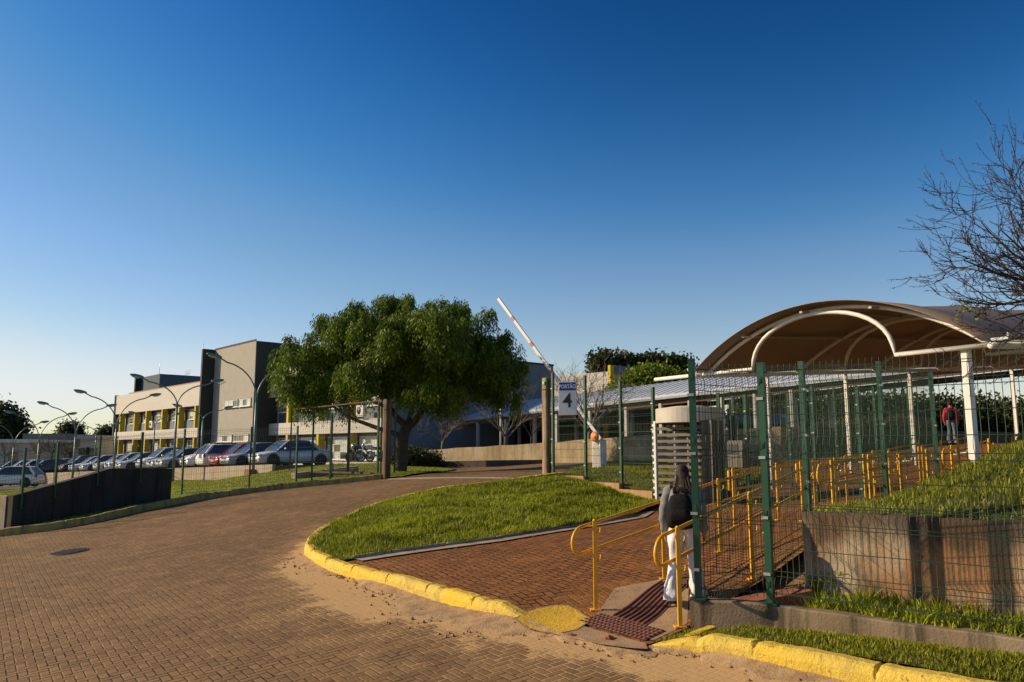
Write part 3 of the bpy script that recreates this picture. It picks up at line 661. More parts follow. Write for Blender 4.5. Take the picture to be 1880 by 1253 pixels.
# strip of ground between the two walls
inner = [(PC.x+.02,PC.y+.02),(P2.x+.05,P2.y+.05),(P3.x,P3.y+.06),(P4.x,P4.y+.08),(RW2.x+.05,RW2.y+.02),(RW1.x,RW1.y),(RW0.x,RW0.y)]
def hin(x, y):
    x = np.asarray(x, float); y = np.asarray(y, float); k = np.clip((x-2.5)/.8, 0, 1)
    return .10+.20*k+0*x
patch('planting_strip', inner, hin, M['grass'], .15)
strip2 = [tuple(P2.lerp(P3, .12).to_2d()), tuple(P3.to_2d()), (P4.x, P4.y+.1), (RW2.x, RW2.y), (RW1.x, RW1.y), (RW0.x+.05, RW0.y-.08)]
blades('grass', strip2, hin, 1500, .12, .016, M['blade'], 5, .6, label='rough grass growing between retaining wall and fence wall', cat='grass')
mb = MB(); p = Vector((2.85,8.0,0)); mb.bar(p-D2*.0+Vector((-.75,.0,.16)), p+Vector((.05,.0,.30)), .30, .12); obj('brick_ledge', mb, M['redbr'], label='red ledge inside the fence beside the retaining wall end', cat='ledge')
# leafy tufts at wall foot
def tuft(name, c, n, L, seed, m, label, grp=None, up=.9):
    R = random.Random(seed); mb = MB()
    for i in range(n):
        a = R.uniform(0, 2*pi); l = L*R.uniform(.6, 1.1); o = Vector((cos(a), sin(a), 0)); w_ = .010+.008*R.random(); s = Vector((-o.y, o.x, 0))*w_
        b = Vector(c)+o*.02; sp_ = R.uniform(.35, 1.0)
        P = [b, b+o*l*.25*sp_+Vector((0,0,l*.55*up)), b+o*l*.6*sp_+Vector((0,0,l*.8*up)), b+o*l*sp_*.95+Vector((0,0,l*.72*up))]
        mb.add([P[0]-s*.6, P[0]+s*.6, P[1]-s, P[1]+s, P[2]-s*.7, P[2]+s*.7, P[3]], [(0,1,3,2),(2,3,5,4),(4,5,6)])
    return obj(name, mb, m, label=label, cat='plant', group=grp, norm=False)
for k, (px, py) in enumerate([(1560,1082),(1500,1090),(1620,1090),(1700,1100),(1770,1108),(1540,1092),(1835,1130),(1585,1088)]):
    p = G(px, py, 0, lambda x, y: .30)
    tuft('leafy_tuft', (p.x, p.y, .30), 26, .20+.06*(k%3), 50+k, M['blade'], 'tuft of long arching leaves at the foot of the retaining wall', 'leafy tufts along the retaining wall')
# grass strip outside the low wall
fi = off(FK2, .16)
ostrip = fi+[(P4.x, P4.y-.05),(P3.x-.05, P3.y-.05),(P2.x, P2.y-.07),tuple(G(1262,1157).to_2d())]
LWP = [(PC.x, PC.y), (P2.x, P2.y), (P3.x, P3.y), (P4.x, P4.y)]
def hos(x, y):
    x = np.asarray(x, float); y = np.asarray(y, float); d = distpoly(x, y, LWP)
    return H(x, y)+(-.03+.17*np.clip((d-.05)/.5, 0, 1))*np.clip((x-1.45)/.5, .1, 1)
patch('verge_ground', ostrip, hos, M['grass'], .15)
blades('grass', ostrip, hos, 6500, .034, .008, M['bladeb'], 8, .5, label='dense verge grass between the yellow kerb and low wall', cat='grass')
# bank
BP = np.array([(RW0.x,RW0.y,1.03),(RW1.x,RW1.y,1.1),(RW2.x,RW2.y,1.2),(3.6,9.1,1.02),(5.5,11.2,1.06),(7.2,13,1.35),(8.6,14.4,1.6),(12,17.5,2.1),(16,22,2.6),(5.2,9,1.33),(7,10.8,1.75),(9.8,10.5,2.0),(7,7,1.7),(9,4,1.6),(14,8,2.4)], float)
BW = tps_fit(BP, .05)
def hb(x, y): return tps_eval(BP, BW, x, y)+lumps(np.asarray(x, float), np.asarray(y, float), .045)*np.clip((np.asarray(x)-3.5)/1, 0, 1)
edge = [Vector((RW0.x, RW0.y, 0))+Vector((.1,.05,0))]+[PC+DR*t_+Vector((.12,-.12,0)) for t_ in (2.4,5.1,7.5,12,20)]
bank = [(RW0.x+.1,RW0.y+.02),(RW1.x+.1,RW1.y+.08),(RW2.x+.1,RW2.y+.08),(9,3.6),(16,8),(18,20)]+[tuple(p.to_2d()) for p in reversed(edge[1:])]
patch('grass_bank', bank, hb, M['grass'], .2, skirt=1.6)
blades('grass', [b for b in bank], hb, 1000, .065, .014, M['bladeb'], 9, .7, label='long patchy grass on the bank above the retaining wall', cat='grass')
# ================================================================== MESH FENCES
def panel(mb, a, b, za, zb, ta, tb, folds=(.12,.42,.72,.97), sp=.055, wr=.0026, tip=.035, dep=.035, side=1, hz=11, n=4):
    """welded wire panel between two ground points a,b; bottom za,zb and top ta,tb"""
    a = Vector((a[0], a[1], 0)); b = Vector((b[0], b[1], 0)); L = (b-a).length; t = (b-a).normalized(); nn = Vector((t.y, -t.x, 0))*side
    k = max(2, int(L/sp)); prof = []
    for f in folds: prof += [(f-.035, 0), (f-.012, dep), (f+.012, dep), (f+.035, 0)]
    prof = [(0, 0)]+[p for p in prof if 0 < p[0] < 1]+[(1.0, 0 if folds[-1] < .93 else dep*.4)]
    def offs(f):
        for (f0, d0), (f1, d1) in zip(prof[:-1], prof[1:]):
            if f0 <= f <= f1: return d0+(d1-d0)*(f-f0)/(f1-f0+1e-9)
        return 0
    for i in range(k+1):
        s = i/k; p = a.lerp(b, s); z0 = za+(zb-za)*s; z1 = ta+(tb-ta)*s
        pts = [p+nn*d+Vector((0, 0, z0+(z1-z0)*f)) for f, d in prof]+[p+Vector((0,0,z1+tip))]
        mb.tube(pts, wr, n, cap=False, sm=True)
    hs = []
    for f in folds: hs += [f-.035, f+.035]
    hs += list(np.linspace(.02, .985, hz))
    for f in hs:
        if not 0 <= f <= 1: continue
        o_ = nn*(offs(f)+.004)
        mb.tube([a+o_+Vector((0,0,za+(ta-za)*f)), b+o_+Vector((0,0,zb+(tb-zb)*f))], wr*1.1, n, cap=False)
def post(mb, p, z0, z1, w=.06, ang=0, cap=True):
    Mx = Matrix.Translation(Vector((p[0], p[1], 0))) @ Matrix.Rotation(ang, 4, 'Z')
    mb.bx(-w/2, w/2, -w/2, w/2, z0, z1, Mx)
    if cap: mb.bx(-w/2-.004, w/2+.004, -w/2-.004, w/2+.004, z1, z1+.012, Mx)
def fence(label, nodes, group=None, panels=None, pw=.06, folds=(.12,.42,.72,.97), sp=.055, wr=.0026, clips=True, side=1, foot=True, n=4, name='mesh_fence', hz=11, first=True):
    """nodes: (x, y, zbase, ztop); panels: (za,ta,zb,tb) override"""
    x, y, z, _ = nodes[0]; t = thing(name, label, 'fence', (x, y, z), 0, group)
    for i, (x, y, z0, z1) in enumerate(nodes):
        if i == 0 and not first: continue
        a = nodes[max(0, i-1)]; b = nodes[min(len(nodes)-1, i+1)]; an = atan2(b[1]-a[1], b[0]-a[0])
        mb = MB(); post(mb, (x, y), z0, z1, pw, an)
        if foot: mb.bx(-.07, .07, -.07, .07, z0, z0+.012, Matrix.Translation((x, y, 0)) @ Matrix.Rotation(an, 4, 'Z'))
        po = obj('post', mb, M['green'], t, True)
        if clips:
            for f in (.12, .35, .6, .85): 
                mb = MB(); mb.bx(-pw/2-.014, pw/2-.01, -pw/2-.012, -pw/2+.02, z0+(z1-z0)*f-.013, z0+(z1-z0)*f+.013, Matrix.Translation((x, y, 0)) @ Matrix.Rotation(an, 4, 'Z'))
                obj('clip', mb, M['galv'], po, True)
    for i, (a, b) in enumerate(zip(nodes[:-1], nodes[1:])):
        if panels and panels[i] is None: continue
        za, ta, zb, tb = panels[i] if panels else (a[2]+.05, a[3]-.05, b[2]+.05, b[3]-.05)
        mb = MB(); panel(mb, a, b, za, zb, ta, tb, folds, sp, wr, side=side, n=n, hz=hz)
        obj('mesh_panel', mb, M['wire'], t, True)
    return t
NP = P4
fence('green welded mesh fence on the low concrete wall nearest the camera', [(PC.x, PC.y, LWT, 2.56), (P2.x, P2.y, LWT, 2.50), (P2.x+(P3-P2).normalized().x*2.5, P2.y+(P3-P2).normalized().y*2.5, LWT, 2.50), (P4.x, P4.y, LWT, 2.5)],
      pw=.06, folds=(.06,.36,.66,.95), wr=.0031)
ns = []
for t_, zt in ((2.5,2.74),(5.1,2.95),(7.5,2.96)):
    p = PC+DR*t_; ns.append((p.x, p.y, float(hfore(p.x, p.y)), zt))
p0 = PC+DR*.12
fence('green mesh fence climbing beside the ramp on the bank side', [(p0.x, p0.y, .1, 2.50)]+ns, pw=.06, folds=(.08,.36,.66,.95), first=False)
# fence from gate post to turnstile, with stepped plinths
fn = []
for (px, pyb, pyt, Y) in [(1016,872,686,22.7),(1076,877,690,21.6),(1142,890,700,20.4),(1203,905,712,19.3)]:
    a = at(px, pyb, Y); b = at(px, pyt, Y); fn.append((a.x, a.y, a.z, b.z))
pn = []
for a, b in zip(fn[:-1], fn[1:]): pn.append((b[2]+.06, b[3]-.05, b[2]+.06, b[3]-.05))
fence('green mesh fence between the timber gate post and the turnstile', fn, panels=pn, pw=.07, folds=(.05,.3,.55,.8,.97), hz=13, wr=.003)
pl = []
for (a, b), dz_ in zip(zip(fn[:-1], fn[1:]), (.12,.18,.24)):
    pa = Vector(a[:2]); pb = Vector(b[:2]); mb = MB(); z = b[2]
    mb.bar((pa.x, pa.y, z-.25), (pb.x, pb.y, z-.25), .2, .5+.08)
    pl.append(obj('fence_plinth', mb, M['ochre'], label=['short ochre concrete plinth under fence beside timber gate post','ochre concrete plinth under the middle panel of the upper fence','longest ochre concrete plinth next to the turnstile'][len(pl)], cat='plinth', group='stepped plinths under the fence'))
# raised lawn behind that fence, round the barrier
upl = [(fn[0][0]+.02, fn[0][1]+.1), (fn[1][0]+.06, fn[1][1]+.08), (fn[2][0]+.06, fn[2][1]+.08), (fn[3][0]+.06, fn[3][1]+.1), (4.6,18.4), (7.2,22.5), (5.2,29), (3.6,30.5), (2.2,26.5)]
UPC = np.array([(1.1,22.9,.97),(2.0,21.6,.93),(2.8,20.4,.84),(3.44,19.3,.70),(4.6,18.4,.68),(7.2,22.5,.98),(5.2,29,1.22),(2.2,26.5,1.08),(2.8,26,1.1)], float); UPW = tps_fit(UPC, .02)
def hup(x, y): return tps_eval(UPC, UPW, x, y)+lumps(np.asarray(x, float), np.asarray(y, float), .03)
patch('upper_lawn', upl, hup, M['grass'], .25, skirt=.5)
blades('grass', upl, hup, 1100, .07, .018, M['bladeb'], 31, .5, label='grass behind the upper mesh fence round the barrier', cat='grass')
fn2 = []
for (px, pyt, Y) in [(1318,722,17.9),(1368,725,17.4),(1490,708,16.3),(1573,712,15.6)]:
    b = at(px, pyt, Y); fn2.append((b.x, b.y, h(b.x, b.y), b.z))
fence('dark green mesh fence to the right of the turnstile under the canopy', fn2, pw=.06, folds=(.08,.36,.66,.95))
# inner parallel fence further up the ramp, left side
fn3 = []
for s in (0, 2.5, 5, 7.5, 10):
    p = Vector((fn2[0][0], fn2[0][1], 0))+D2*(s+.6); z = h(p.x, p.y); fn3.append((p.x, p.y, z, z+2.4))
fence('green mesh fence running uphill behind the turnstile', fn3, folds=(.08,.36,.66,.95), n=3)
# left fences
ws = G(19,973); we = G(313,919)
def wallpt(px):
    r = (px-940)/1478; # intersect with wall line
    dx, dy = we.x-ws.x, we.y-ws.y
    s = (r*ws.y-ws.x)/(dx-r*dy); return Vector((ws.x+dx*s, ws.y+dy*s, 0)), s
TW = [(19,911),(96,889),(153,874),(198,860),(314,860)]
tops = []
for px, py in TW:
    p, s = wallpt(px); tops.append((s, at(px, py, p.y).z))
def wtop(s): return float(np.interp(s, [t_[0] for t_ in tops], [t_[1] for t_ in tops]))
dxy = Vector((we.x-ws.x, we.y-ws.y, 0)); wlen = dxy.length; wdir = dxy.normalized()
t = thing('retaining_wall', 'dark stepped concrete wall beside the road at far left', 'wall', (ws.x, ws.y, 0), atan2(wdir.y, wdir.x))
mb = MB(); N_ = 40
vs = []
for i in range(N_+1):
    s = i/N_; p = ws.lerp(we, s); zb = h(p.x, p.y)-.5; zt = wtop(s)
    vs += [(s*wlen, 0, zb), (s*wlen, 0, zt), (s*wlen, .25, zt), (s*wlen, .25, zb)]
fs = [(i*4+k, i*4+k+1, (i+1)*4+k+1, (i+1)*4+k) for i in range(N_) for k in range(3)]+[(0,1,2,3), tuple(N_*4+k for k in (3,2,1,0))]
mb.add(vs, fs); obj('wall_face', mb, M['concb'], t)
mb = MB(); zt = wtop(0); mb.bx(-.02, .24, .255, 4.5, h(ws.x, ws.y)-.6, zt-.02); obj('return_wall', mb, M['concl'], t)  # lighter colour stands for the sunlit end of the same wall
fl = []
for px, pyt in [(-40,832),(40,823),(100,812),(177,800),(255,794)]:
    p, s = wallpt(px); b = at(px, pyt, p.y-.08)
    fl.append((p.x-wdir.y*-.0+.0, p.y-.05, wtop(min(max(s,0),1))-.4, b.z))
fl2 = []
for px, pyt, pyb in [(333,788,911),(457,784,900),(543,782,888)]:
    p = G(px, pyb); b = at(px, pyt, p.y); fl2.append((p.x, p.y, p.z, b.z))
pn = [(a[2]+.45, a[3]-.06, b[2]+.45, b[3]-.06) for a, b in zip(fl[:-1], fl[1:])]+[None]+[(a[2]+.05, a[3]-.05, b[2]+.05, b[3]-.05) for a, b in zip(fl2[:-1], fl2[1:])]
pn[len(fl)-1] = (fl[-1][2]+.45, fl[-1][3]-.06, fl2[0][2]+.3, fl2[0][3]-.05)
fence('long green mesh fence along the left wall and grass verge', fl+fl2, panels=pn, pw=.055, folds=(.1,.5,.92), sp=.075, wr=.0035, clips=False, n=3)
fl3 = []
for px, pyt, pyb in [(572,759,885),(606,759,882),(639,747,874),(693,738,876)]:
    p = G(px, pyb); b = at(px, pyt, p.y); fl3.append((p.x, p.y, p.z, b.z))
fence('taller green mesh fence beside the left timber gate post', fl3, pw=.07, folds=(.1,.5,.92), sp=.085, wr=.003, clips=False, n=3)
# ---------------------------------------------------------------- sliding gate (open) behind the fence
gp = Vector((-4.3, 27.2, 0)); gl = gp-D1*6.2
ga = at(536, 752, 31.2); gb = at(702, 735, 27.6)
g0 = Vector((ga.x, 31.2, 0)); g1 = Vector((gb.x, 27.6, 0))
t = thing('sliding_gate', 'open rusty tube framed sliding gate parked behind the left fence', 'gate', (g1.x, g1.y, h(g1.x, g1.y)))
za, zb = at(536, 865, 31.2).z, at(692, 869, 27.8).z
fr = MB(); fr.bar((g0.x,g0.y,ga.z), (g1.x,g1.y,gb.z), .045); fr.bar((g0.x,g0.y,za), (g1.x,g1.y,zb), .06)
for s in (0, .27, .66, 1): 
    p = g0.lerp(g1, s); fr.bar((p.x, p.y, za+(zb-za)*s), (p.x, p.y, ga.z+(gb.z-ga.z)*s), .045)
obj('frame', fr, M['woodd'], t, True)
mb = MB()
for (s0, s1) in ((0,.27),(.27,.66),(.66,1)):
    a_ = g0.lerp(g1, s0); b_ = g0.lerp(g1, s1)
    panel(mb, a_, b_, za+(zb-za)*s0, za+(zb-za)*s1, ga.z+(gb.z-ga.z)*s0, ga.z+(gb.z-ga.z)*s1, (.5,), .12, .003, 0, n=3, hz=9)
obj('mesh_infill', mb, M['wire'], t, True)
mb = MB(); mb.bx(-2.6, 0, 0, .3, -.4, .42); tt = thing('gate_footing', 'low concrete box footing on the verge below the sliding gate', 'footing', tuple(at(545,884,28.6)), A1+pi); 
# (footing runs along the fence)
mb = MB(); a_ = G(532, 884); b_ = G(646, 872)
mb.bar((a_.x, a_.y+.5, a_.z+.05), (b_.x, b_.y+.9, b_.z+.08), .35, .5); mb.bar((a_.x+.9, a_.y+1.4, a_.z+.25), (a_.x+2.1, a_.y+1.5, a_.z+.28), .5, .3)
obj('concrete_box', mb, M['concl'], tt, True)
# ---------------------------------------------------------------- timber gate posts
def gatepost(px, pb, pt, Y, label, w=.2, wm_='wood'):
    a_ = at(px, pb, Y); b_ = at(px, pt, Y); z0 = h(a_.x, Y)
    t = thing('gate_post', label, 'gate post', (a_.x, Y, z0), A1)
    R = random.Random(px); mb = MB(); H_ = b_.z-z0; secs = []
    for i in range(14):
        z = -.15+(H_+.15)*i/13; q = R.uniform(-.006, .006); secs.append((q, R.uniform(-.006,.006), z, w/2*(1.04-.04*i/13), w/2*(1.04-.04*i/13)))
    mb.loft(secs, 16, True, .35); obj('timber', mb, M[wm_], t)
    mb = MB(); mb.bx(-w*.35, w*.35, -w/2-.02, -w/2+.0, H_-.35, H_-.33); mb.bx(w/2, w/2+.05, -.03, .03, .05, H_-.08)
    obj('gate_guide', mb, M['woodd'], t)
    return t, H_
gt, gH = gatepost(1004, 876, 694, 23.0, 'right hand timber gate post with a small green plate')
mb = MB(); mb.bx(-.045, .045, -.125, -.112, gH-.20, gH-.10); s_ = obj('plate', mb, M['sgreen'], gt)
mb = MB(); mb.bx(-.02, .02, -.129, -.126, gH-.17, gH-.13); obj('emblem', mb, M['swhite'], s_)
gatepost(709, 880, 733, 27.0, 'left hand dark timber gate post at the road edge', .22, 'woodd')
a_ = G(724, 871); b_ = at(724, 755, a_.y)
mb = MB(); post(mb, (0, 0), 0, b_.z-a_.z, .07); mb.bx(-.08, .08, -.08, .08, 0, .015); obj('steel_post', mb, M['green'], label='single green steel post just right of the left gate post', cat='post').location = a_
for k, (px, pb, pt, m__) in enumerate([(739,868,838,'green'),(781,853,820,'white'),(610,878,850,'green')]):
    a_ = G(px, pb); b_ = at(px, pt, a_.y); mb = MB(); mb.tube([(0,0,-.05),(0,0,b_.z-a_.z)], .035, 8); mb.ell((0,0,b_.z-a_.z), (.037,.037,.02), 8, 4)
    obj('stake', mb, M[m__], label=['short dark stake in the grass beyond the left gate post','white marker stake at the foot of the far stone wall','short green stake behind the gate footing'][k], cat='post').location = a_
# ---------------------------------------------------------------- sign PORTAO 4
def text(name, s, size, loc, rot, m, parent, ext=.002, bold=.0, sx=1):
    cu = bpy.data.curves.new(name, 'FONT'); cu.body = s; cu.size = size; cu.extrude = ext; cu.align_x = 'CENTER'; cu.align_y = 'CENTER'; cu.offset = bold
    tmp = bpy.data.objects.new(name, cu); COL.objects.link(tmp); dg = bpy.context.evaluated_depsgraph_get(); me = bpy.data.meshes.new_from_object(tmp.evaluated_get(dg))
    bpy.data.objects.remove(tmp); me.materials.clear(); me.materials.append(m)
    o = bpy.data.objects.new(name, me); COL.objects.link(o); o.parent = parent; o.location = loc; o.rotation_euler = rot; o.scale = (sx, 1, 1); return o
sp0 = at(1042, 731, 21.9); sw, sh = .50, .93
st = thing('gate_sign', 'white sign with a blue heading and a large number four on the fence', 'sign', tuple(sp0), radians(-12))
mb = MB(); mb.bev(-sw/2, sw/2, -.012, .012, -sh/2, sh/2, .004); obj('panel', mb, M['swhite'], st)
mb = MB(); mb.bx(-sw/2+.02, sw/2-.02, -.017, -.0125, sh/2-.25, sh/2-.03); hd = obj('heading_band', mb, M['sblue'], st)
text('heading_lettering', 'PORTÃO', .145, (0, -.019, sh/2-.145), (pi/2, 0, 0), M['swhite'], st, bold=.004, sx=.80)
text('number', '4', .55, (0, -.015, -.08), (pi/2, 0, 0), M['sblack'], st, bold=.008, sx=.95)
mb = MB()
for z in (-.36, .36): mb.bx(-.16, .16, .013, .05, z-.015, z+.015)
obj('bracket', mb, M['galv'], st)
# ---------------------------------------------------------------- barrier with raised boom
bp = G(1101, 862, 0); zp = at(1097, 802, bp.y).z
t = thing('barrier', 'white lifting barrier with raised boom and orange disc', 'barrier', (bp.x, bp.y, bp.z), A1+pi*0)
hb_ = zp-bp.z
mb = MB(); mb.bev(-.19, .19, -.16, .16, -.1, hb_-.12, .02); mb.bev(-.21, .21, -.18, .18, hb_-.12, hb_-.09, .01); obj('cabinet', mb, M['white'], t)
mb = MB(); mb.bx(-.13, .13, -.172, -.162, .1, hb_-.3); mb.bx(-.1, .1, -.176, -.17, hb_-.27, hb_-.2); obj('cabinet_door', mb, M['grey'], t)
mb = MB(); mb.tube([(0,-.24,hb_),(0,-.20,hb_)], .17, 24); mb.tube([(0,-.25,hb_),(0,-.24,hb_)], .05, 12); obj('disc', mb, M['orange'], t)
tip_ = at(915, 548, 29.7)
Mi = wm(t).inverted(); tl = Mi @ tip_; bl = Vector((0, 0, hb_))
boom = obj('boom', MB().bar(tuple(bl-(tl-bl).normalized()*.2), tuple(tl), .06, .11), M['white'], t)
mb = MB(); dr_ = (tl-bl)
for f_, k_ in ((.42,.03),(.62,.03),(.82,.03)): mb.bar(tuple(bl+dr_*f_), tuple(bl+dr_*(f_+k_)), .066, .116)
obj('red_band', mb, mat('faded_red', (.50,.18,.13), .6), boom)
# ---------------------------------------------------------------- handrails
def rail(label, a, dirv, nseg, sp=1.32, hgt=.86, hf=None, startloop=True, endloop=True, grp='yellow handrails along the ramp', cat='handrail', first=.0):
    hf = hf or (lambda x, y: float(hfore(x, y)))
    a = Vector((a[0], a[1], 0)); P = [a+dirv*(first+sp*i) for i in range(nseg+1)]; z = [hf(p.x, p.y) for p in P]
    t = thing('handrail', label, cat, (P[0].x, P[0].y, z[0]), 0, grp)
    for p, z_ in zip(P, z):
        mb = MB(); mb.bx(-.019, .019, -.019, .019, -.03, hgt+.04, Matrix.Translation((p.x, p.y, z_))); mb.bx(-.055, .055, -.055, .055, 0, .012, Matrix.Translation((p.x, p.y, z_)))
        mb.loft([(p.x, p.y, z_+hgt+.04, .024, .024),(p.x, p.y, z_+hgt+.06, .015, .015)], 8)
        po = obj('post', mb, M['rail'], t, True)
        s = Vector((dirv.y, -dirv.x, 0))*-1
        for zz in (hgt-.06, hgt-.33): 
            mb = MB(); q = p+Vector((0,0,z_+zz)); mb.tube([q+s*-.0, q+s*.0-Vector((0,0,.03))-s*.05, q-s*.075-Vector((0,0,.0)), q-s*.075+Vector((0,0,.035))], .008, 6)
            obj('bracket', mb, M['rail'], po, True)
    s = Vector((-dirv.y, dirv.x, 0))*.075
    def line(f, ex):
        pts = []
        for i, (p, z_) in enumerate(zip(P, z)): pts.append(p+s+Vector((0,0,z_+f)))
        return pts
    up = line(hgt, 0); lo = line(hgt-.27, 0); e0 = (up[0]-up[1]).normalized(); e1 = (up[-1]-up[-2]).normalized()
    r = .135
    def loop(u, l, e):
        c = (u+l)/2; q = []
        for k in range(9):
            a_ = pi/2-pi*k/8; q.append(c+e*(.14+cos(a_)*r)+Vector((0,0,1))*sin(a_)*r)
        return q
    pts = list(reversed(up))
    pts += loop(up[0], lo[0], e0) if startloop else [up[0]]
    pts += lo
    if endloop: pts += list(reversed(loop(up[-1], lo[-1], e1))); pts.append(up[-1])
    mb = MB(); mb.tube(pts, .018, 10); obj('rail_tube', mb, M['rail'], t, True)
    return t
RA = G(1094, 1125); RB = G(1249, 1155)
dA = (G(1371,1011)-G(1094,1125)); dA.z = 0; dA.normalize()
rail('yellow two tube handrail with rounded end left of the walking person', RA, dA, 3, 1.25)
rail('yellow two tube handrail with rounded end right of the walking person', RB, DR, 2, 1.45)
for k, (o_, f0, n_, off_) in enumerate([(RB, 3.7, 3, .05), (RA, 5.3, 3, .1), (RB, 9.0, 2, .1), (RA, 11.2, 3, .1), (RB, 14.2, 3, .2)]):
    a_ = o_+DR*f0+Vector((-DR.y, DR.x, 0))*(off_ if o_ is RA else 0)
    rail(['yellow handrail length along the bank just past the fence corner','yellow handrail length on the middle of the ramp, left side','yellow handrail length beside the third ramp fence post','yellow handrail length rising under the canopy, left side','yellow handrail length at the top of the bank near the white column'][k], a_, DR, n_, 1.3, startloop=(k%2 == 0), endloop=(k in (1, 2)))
rail('yellow handrail along the far left edge of the ramp behind the corner post', RA+DR*4.2+Vector((-.45,.55,0)), DR, 6, 1.45, startloop=False, endloop=False)

# ---------------------------------------------------------------- canopy
CA = Vector((3.93, 19.2, 0)); CBp = Vector((8.1, 13, 0)); cdir = (CBp-CA).normalized(); CWD = (CBp-CA).length
cz = 3.45; slope = .07; Lc = 40
perp = Vector((-cdir.y, cdir.x, 0))
t = thing('canopy', 'arched membrane canopy on white steel tubes over the entrance ramp', 'canopy', (CA.x, CA.y, cz), atan2(cdir.y, cdir.x))
def ZL(y): return slope*y
x0a, x1a = 1.10, CWD-.12
cx_ = (x0a+x1a)/2; hw_ = (x1a-x0a)/2
def arcz(x, rise, hw, c):
    R = (hw*hw+rise*rise)/(2*rise); v = R*R-(x-c)**2
    return sqrt(max(v, 0))-(R-rise)
# membrane as a thin shell
mb = MB(); nx, ny = 34, 40; yy = [-.42+(Lc+.42)*j/ny for j in range(ny+1)]
def msurf(x, y, dz):
    u = (x-cx_)/hw_; sc = 1.05
    sag = -.10*(1-math.cos(2*pi*((y)%3.4)/3.4))*.5*(1-u*u*.5)
    return arcz(x, 1.12, hw_*1.01, cx_)+.06+ZL(y)+sag+dz
vs = []
for dz in (0, .012):
    for y in yy:
        for i in range(nx+1):
            x = cx_+hw_*1.01*(-1+2*i/nx); vs.append((x, y, msurf(x, y, dz)))
n1_ = (nx+1)*(ny+1); fs = []
for j in range(ny):
    for i in range(nx):
        a_ = j*(nx+1)+i; fs += [(a_+1, a_, a_+nx+1, a_+nx+2), (n1_+a_, n1_+a_+1, n1_+a_+nx+2, n1_+a_+nx+1)]
for i in range(nx): fs += [(i, i+1, n1_+i+1, n1_+i)]
for j in range(ny):
    for i in (0, nx): a_ = j*(nx+1)+i; fs.append((a_, a_+nx+1, n1_+a_+nx+1, n1_+a_))
mb.add(vs, fs, True); obj('membrane', mb, M['memb'], t)
for k in range(13):
    y = 3.4*k; mb = MB()
    pts = [(x0a+(x1a-x0a)*i/28, y, arcz(x0a+(x1a-x0a)*i/28, 1.08, hw_, cx_)+ZL(y)-.02) for i in range(29)]
    mb.tube(pts, .042, 10); obj('arch', mb, M['white'], t)
    if k < 12:
        xs0, xs1 = 2.2, 5.6
        if k in (0,):
            # small entrance arch rising out of the cross tube
            pts = [(-.5, y, ZL(y)-.02)]
            c_, r_ = (CWD-4.96+CWD-1.76)/2, 1.6
            pts = [(-.5, y-.12, ZL(y)-.02), (c_-r_-.02, y-.12, ZL(y)-.02)]+[(c_-r_*cos(pi*i/20), y-.12, ZL(y)+.98*sin(pi*i/20)**.9) for i in range(1, 20)]+[(c_+r_+.02, y-.12, ZL(y)-.02), (CWD+.15, y-.12, ZL(y)-.02)]
            mb = MB(); mb.tube(pts, .045, 10); obj('entrance_arch', mb, M['white'], t)
        else:
            c_, r_ = (CWD-4.96+CWD-1.76)/2, 1.6
            pts = [(x0a, y-.12, ZL(y)-.02), (c_-r_-.02, y-.12, ZL(y)-.02)]+[(c_-r_*cos(pi*i/14), y-.12, ZL(y)+.95*sin(pi*i/14)**.9) for i in range(1, 14)]+[(c_+r_+.02, y-.12, ZL(y)-.02), (x1a, y-.12, ZL(y)-.02)]
            mb = MB(); mb.tube(pts, .045, 8); obj('cross_arch', mb, M['white'], t)
for xe in (x0a-.12, x1a+.12):
    mb = MB(); mb.tube([(xe, -.3, ZL(-.3)-.03), (xe, Lc, ZL(Lc)-.03)], .06, 10); mb.bx(xe-.13, xe+.13, -.35, Lc, 0, .02) if 0 else None
    obj('eave_tube', mb, M['white'], t)
    gm = MB(); s_ = 1 if xe > 2 else -1
    vs = [(xe+s_*a_, y, ZL(y)+b_) for y in (-.25, Lc) for a_, b_ in ((-.02,.05),(.24,.05),(.28,.16),(.24,.16),(.20,.09),(-.02,.09))]
    gm.add(vs, [(i, (i+1)%6, 6+(i+1)%6, 6+i) for i in range(6)]+[(0,1,2,3,4,5), (11,10,9,8,7,6)]); obj('gutter', gm, M['mroof'], t)
for xp_ in (2.4, 3.9, 5.4):
    mb = MB(); pz = arcz(xp_, 1.08, hw_, cx_)-.03; mb.bar((xp_, -.3, ZL(-.3)+pz), (xp_, Lc, ZL(Lc)+pz), .06, .04); obj('purlin', mb, M['grey'], t)
def column(lx, ly, lab_parent, cw=.036):
    p = wm(t) @ Vector((lx, ly, 0)); zb = min(h(p.x, p.y), 9); 
    mb = MB(); zt = ZL(ly)-.03; zl = zb-cz; mb.bev(lx-cw, lx+cw, ly-cw, ly+cw, zl-.1, zt, .012)
    mb.bx(lx-.16, lx+.16, ly-.16, ly+.16, zl, zl+.02); c__ = obj('column', mb, M['white'], t)
    if lx > 3: return
    mb = MB(); mb.tube([(lx-.06, ly, zt), (lx-.06, ly, zl+.35), (lx-.12, ly-.04, zl+.18), (lx-.55, ly-.1, zl+.12)], .022, 8); obj('downpipe', mb, M['white'], c__)
for ly in (2.3, 5.6, 8.8, 12.0, 15.2, 18.5, 22, 26, 31): column(x0a-.12, ly, t)
for ly in (0.0, 3.3, 6.6, 10, 13.5, 17, 21, 25, 30): column(x1a-.0 if ly else CWD-.55, ly, t, .036 if ly else .065)
